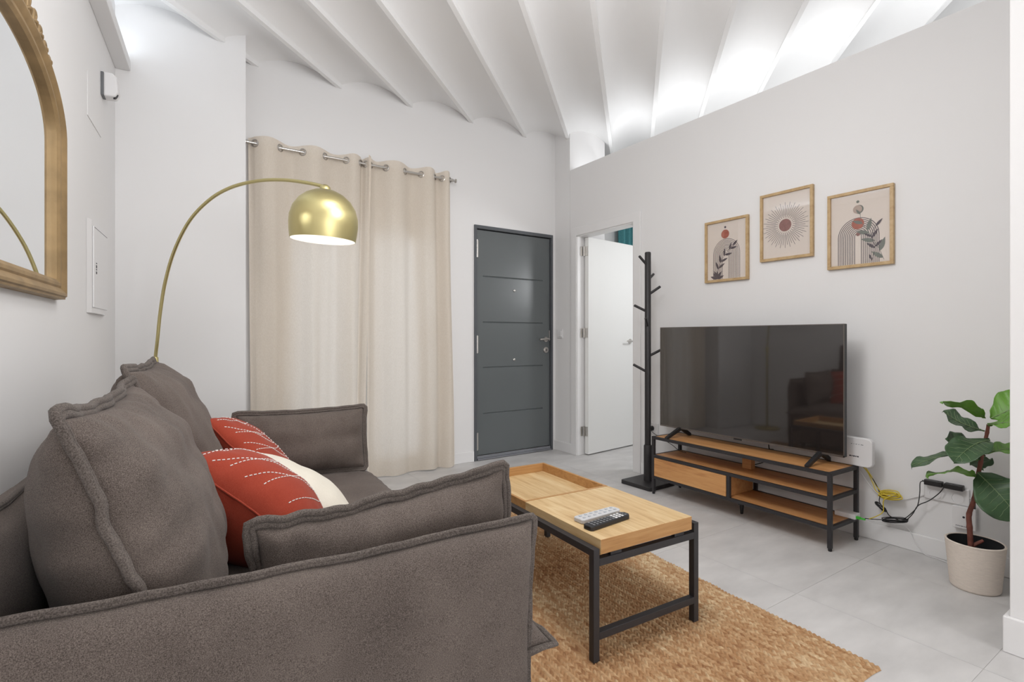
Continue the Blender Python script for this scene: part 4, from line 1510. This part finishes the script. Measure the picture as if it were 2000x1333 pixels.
r3, p3, IW, IH = picture('framed print, rightmost, stacked discs over a line arch with a leafy branch', 1.3065, 1.682, 0)
arch_lines(p3, 0.13, 0.82, 0.415, 0.53, 0.345, 10, 0.0034)
MB().disc(X(0.47), Y(0.115), 0.0075, ZP + 0.0002).build('small_dot', M_INKG, p3)
MB().disc(X(0.485), Y(0.225), 0.024, ZP + 0.0002).build('dark_crescent', M_INKG, p3)
MB().disc(X(0.465), Y(0.222), 0.0225, ZP + 0.0003).build('taupe_dot', M_INKS, p3)
MB().disc(X(0.47), Y(0.425), 0.031, ZP + 0.0003).build('terracotta_dot', M_INKT, p3)
MB().disc(X(0.475), Y(0.575), 0.0105, ZP + 0.0003).build('brown_dot', M_INKM, p3)
sprig(p3, 'leafy_branch', M_INKG, [(0.90, 0.97), (0.80, 0.78), (0.66, 0.58), (0.53, 0.40), (0.51, 0.25)],
      [(0.05, 0.6, 1.1), (0.18, -0.7, 1.2), (0.36, 0.8, 1.1), (0.52, 0.8, 1.1), (0.56, -0.8, 1.1), (0.72, 0.7, 0.9), (0.9, 0.6, 0.6)], 0.062, 0.020, ZP + 0.0005)
sprig(p3, 'plum_branch', M_INK, [(0.70, 0.97), (0.76, 0.80), (0.70, 0.62), (0.78, 0.48)],
      [(0.04, 0.7, 0.7), (0.35, 0.9, 1.0), (0.38, -0.9, 0.9), (0.6, -0.8, 1.0), (0.66, 0.9, 0.8), (0.95, -0.2, 0.9)], 0.055, 0.015, ZP + 0.0009)

# ------------------------------------------------------------------ potted fig
pl = thing('potted_fig', 'fiddle leaf fig in a ribbed cream pot by the right wall', 'potted plant', (2.930, 0.757, 0))
prof = [(0, 0), (0.080, 0), (0.084, 0.004)]
for i in range(40):
    z = 0.006 + 0.190 * i / 39
    prof.append((0.085 + 0.016 * (i / 39) + (0.0012 if i % 2 else 0), z))
prof += [(0.103, 0.200), (0.098, 0.203), (0.094, 0.200)]
MB().lathe(prof, 56).build('pot', M_POT, pl, smooth=True, ang=60)
MB().lathe([(0.095, 0.201), (0.090, 0.150), (0, 0.150)], 48).build('liner', M_SOIL, pl, smooth=True)
PB = Vector((2.930, 0.757, 0))


def rel(p):
    return tuple(Vector(p) - PB)


stem = [(2.934, 0.771, 0.150), (2.929, 0.775, 0.258), (2.927, 0.776, 0.314), (2.945, 0.763, 0.381), (2.955, 0.757, 0.459), (2.968, 0.748, 0.537), (2.977, 0.742, 0.593), (2.992, 0.732, 0.671), (2.996, 0.729, 0.705)]
S = spline([rel(p) for p in stem], 6)
tk = MB().tube(S, [0.0105 - 0.0045 * i / (len(S) - 1) + 0.0012 * (i % 6 == 0) for i in range(len(S))], 10)
tk.tube([rel((2.934, 0.771, 0.172)), rel((2.950, 0.750, 0.192)), rel((2.962, 0.738, 0.203))], [0.008, 0.0075, 0.006], 9)
tk.build('trunk', M_TRUNK, pl, smooth=True, ang=60)


def fig_leaf(base, tip, wd, roll, droop, m, seed):
    """base, tip in world; roll turns the blade about its axis; droop bends it"""
    a, b = Vector(rel(base)), Vector(rel(tip))
    ax = b - a
    L = ax.length
    ax.normalize()
    side = ax.cross(Vector((0, 0, 1)))
    side = side.normalized() if side.length > 0.05 else Vector((1, 0, 0))
    side = Matrix.Rotation(R(roll), 3, ax) @ side
    nrm = side.cross(ax).normalized()
    rows = []
    mid = []
    nt_, nw = 18, 8
    for i in range(nt_ + 1):
        t = i / nt_
        # fiddle outline: narrow waist near the base, broad towards the tip
        wv = wd / 2 * (max(0.0, math.sin(PI * min(1, t ** 1.25 * 0.97 + 0.03))) ** 0.6) * (0.72 + 0.4 * t)
        if t < 0.10:
            wv *= (t / 0.10) * 0.8 + 0.1
        c = a + ax * (L * t) + nrm * (droop * L * math.sin(PI * t)) 
        row = []
        for j in range(-nw, nw + 1):
            s = j / nw
            z = 0.16 * wv * (abs(s) ** 1.5) + 0.008 * math.sin(t * 14 + seed + s * 2) * abs(s) + 0.0018 * math.sin(t * 34 - abs(s) * 5)
            row.append(c + side * (wv * s) + nrm * z)
        rows.append(row)
        mid.append(c + nrm * 0.0012)
    lf = MB().grid(rows).build('leaf', m, pl, smooth=True, ang=180)
    so = lf.modifiers.new('thickness', 'SOLIDIFY')
    so.thickness = 0.001
    vn = MB().tube(mid[:-1], [0.0022 - 0.0016 * i / nt_ for i in range(nt_)], 6)
    for i in range(3, nt_ - 2, 2):
        for sg in (-1, 1):
            pts = []
            for q in range(5):
                fi = min(nt_ - 1, i + q * 0.55)
                i0 = int(fi)
                jf = nw + sg * int(q * nw * 0.2)
                pts.append(rows[i0][jf].lerp(rows[i0 + 1][jf], fi - i0) + nrm * 0.0006)
            vn.tube(pts, 0.0007, 4)
    vn.build('veins', M_VEIN, lf)
    st = MB().tube([a, a.lerp(b, 0.06) - nrm * 0.004, a.lerp(b, 0.10)], [0.0028, 0.0025, 0.0022], 7).build('stalk', M_LEAFL, lf)


fig_leaf((2.984, 0.737, 0.735), (2.770, 0.821, 0.809), 0.105, 15, 0.06, M_LEAFL, 1)
fig_leaf((3.010, 0.745, 0.673), (2.935, 0.870, 0.752), 0.12, -30, -0.08, M_LEAFD, 2)
fig_leaf((3.000, 0.722, 0.732), (3.035, 0.600, 0.835), 0.17, 55, -0.05, M_LEAFL, 3)
fig_leaf((2.975, 0.726, 0.705), (2.960, 0.560, 0.730), 0.11, 28, 0.08, M_LEAFL, 4)
fig_leaf((3.000, 0.742, 0.560), (2.895, 0.846, 0.640), 0.17, -35, -0.05, M_LEAFD, 5)
fig_leaf((2.985, 0.722, 0.640), (2.770, 0.785, 0.560), 0.15, -12, 0.10, M_LEAFD, 6)
fig_leaf((2.969, 0.747, 0.557), (2.741, 0.925, 0.512), 0.12, 8, 0.10, M_LEAFD, 7)
fig_leaf((2.945, 0.754, 0.484), (2.715, 0.857, 0.490), 0.11, 22, 0.08, M_LEAFL, 8)
fig_leaf((2.935, 0.750, 0.500), (2.880, 0.600, 0.345), 0.20, 42, 0.10, M_LEAFD, 9)
fig_leaf((2.990, 0.736, 0.580), (3.110, 0.620, 0.604), 0.12, 10, 0.06, M_LEAFL, 10)
fig_leaf((2.985, 0.749, 0.555), (3.090, 0.770, 0.490), 0.09, -20, 0.06, M_LEAFD, 11)
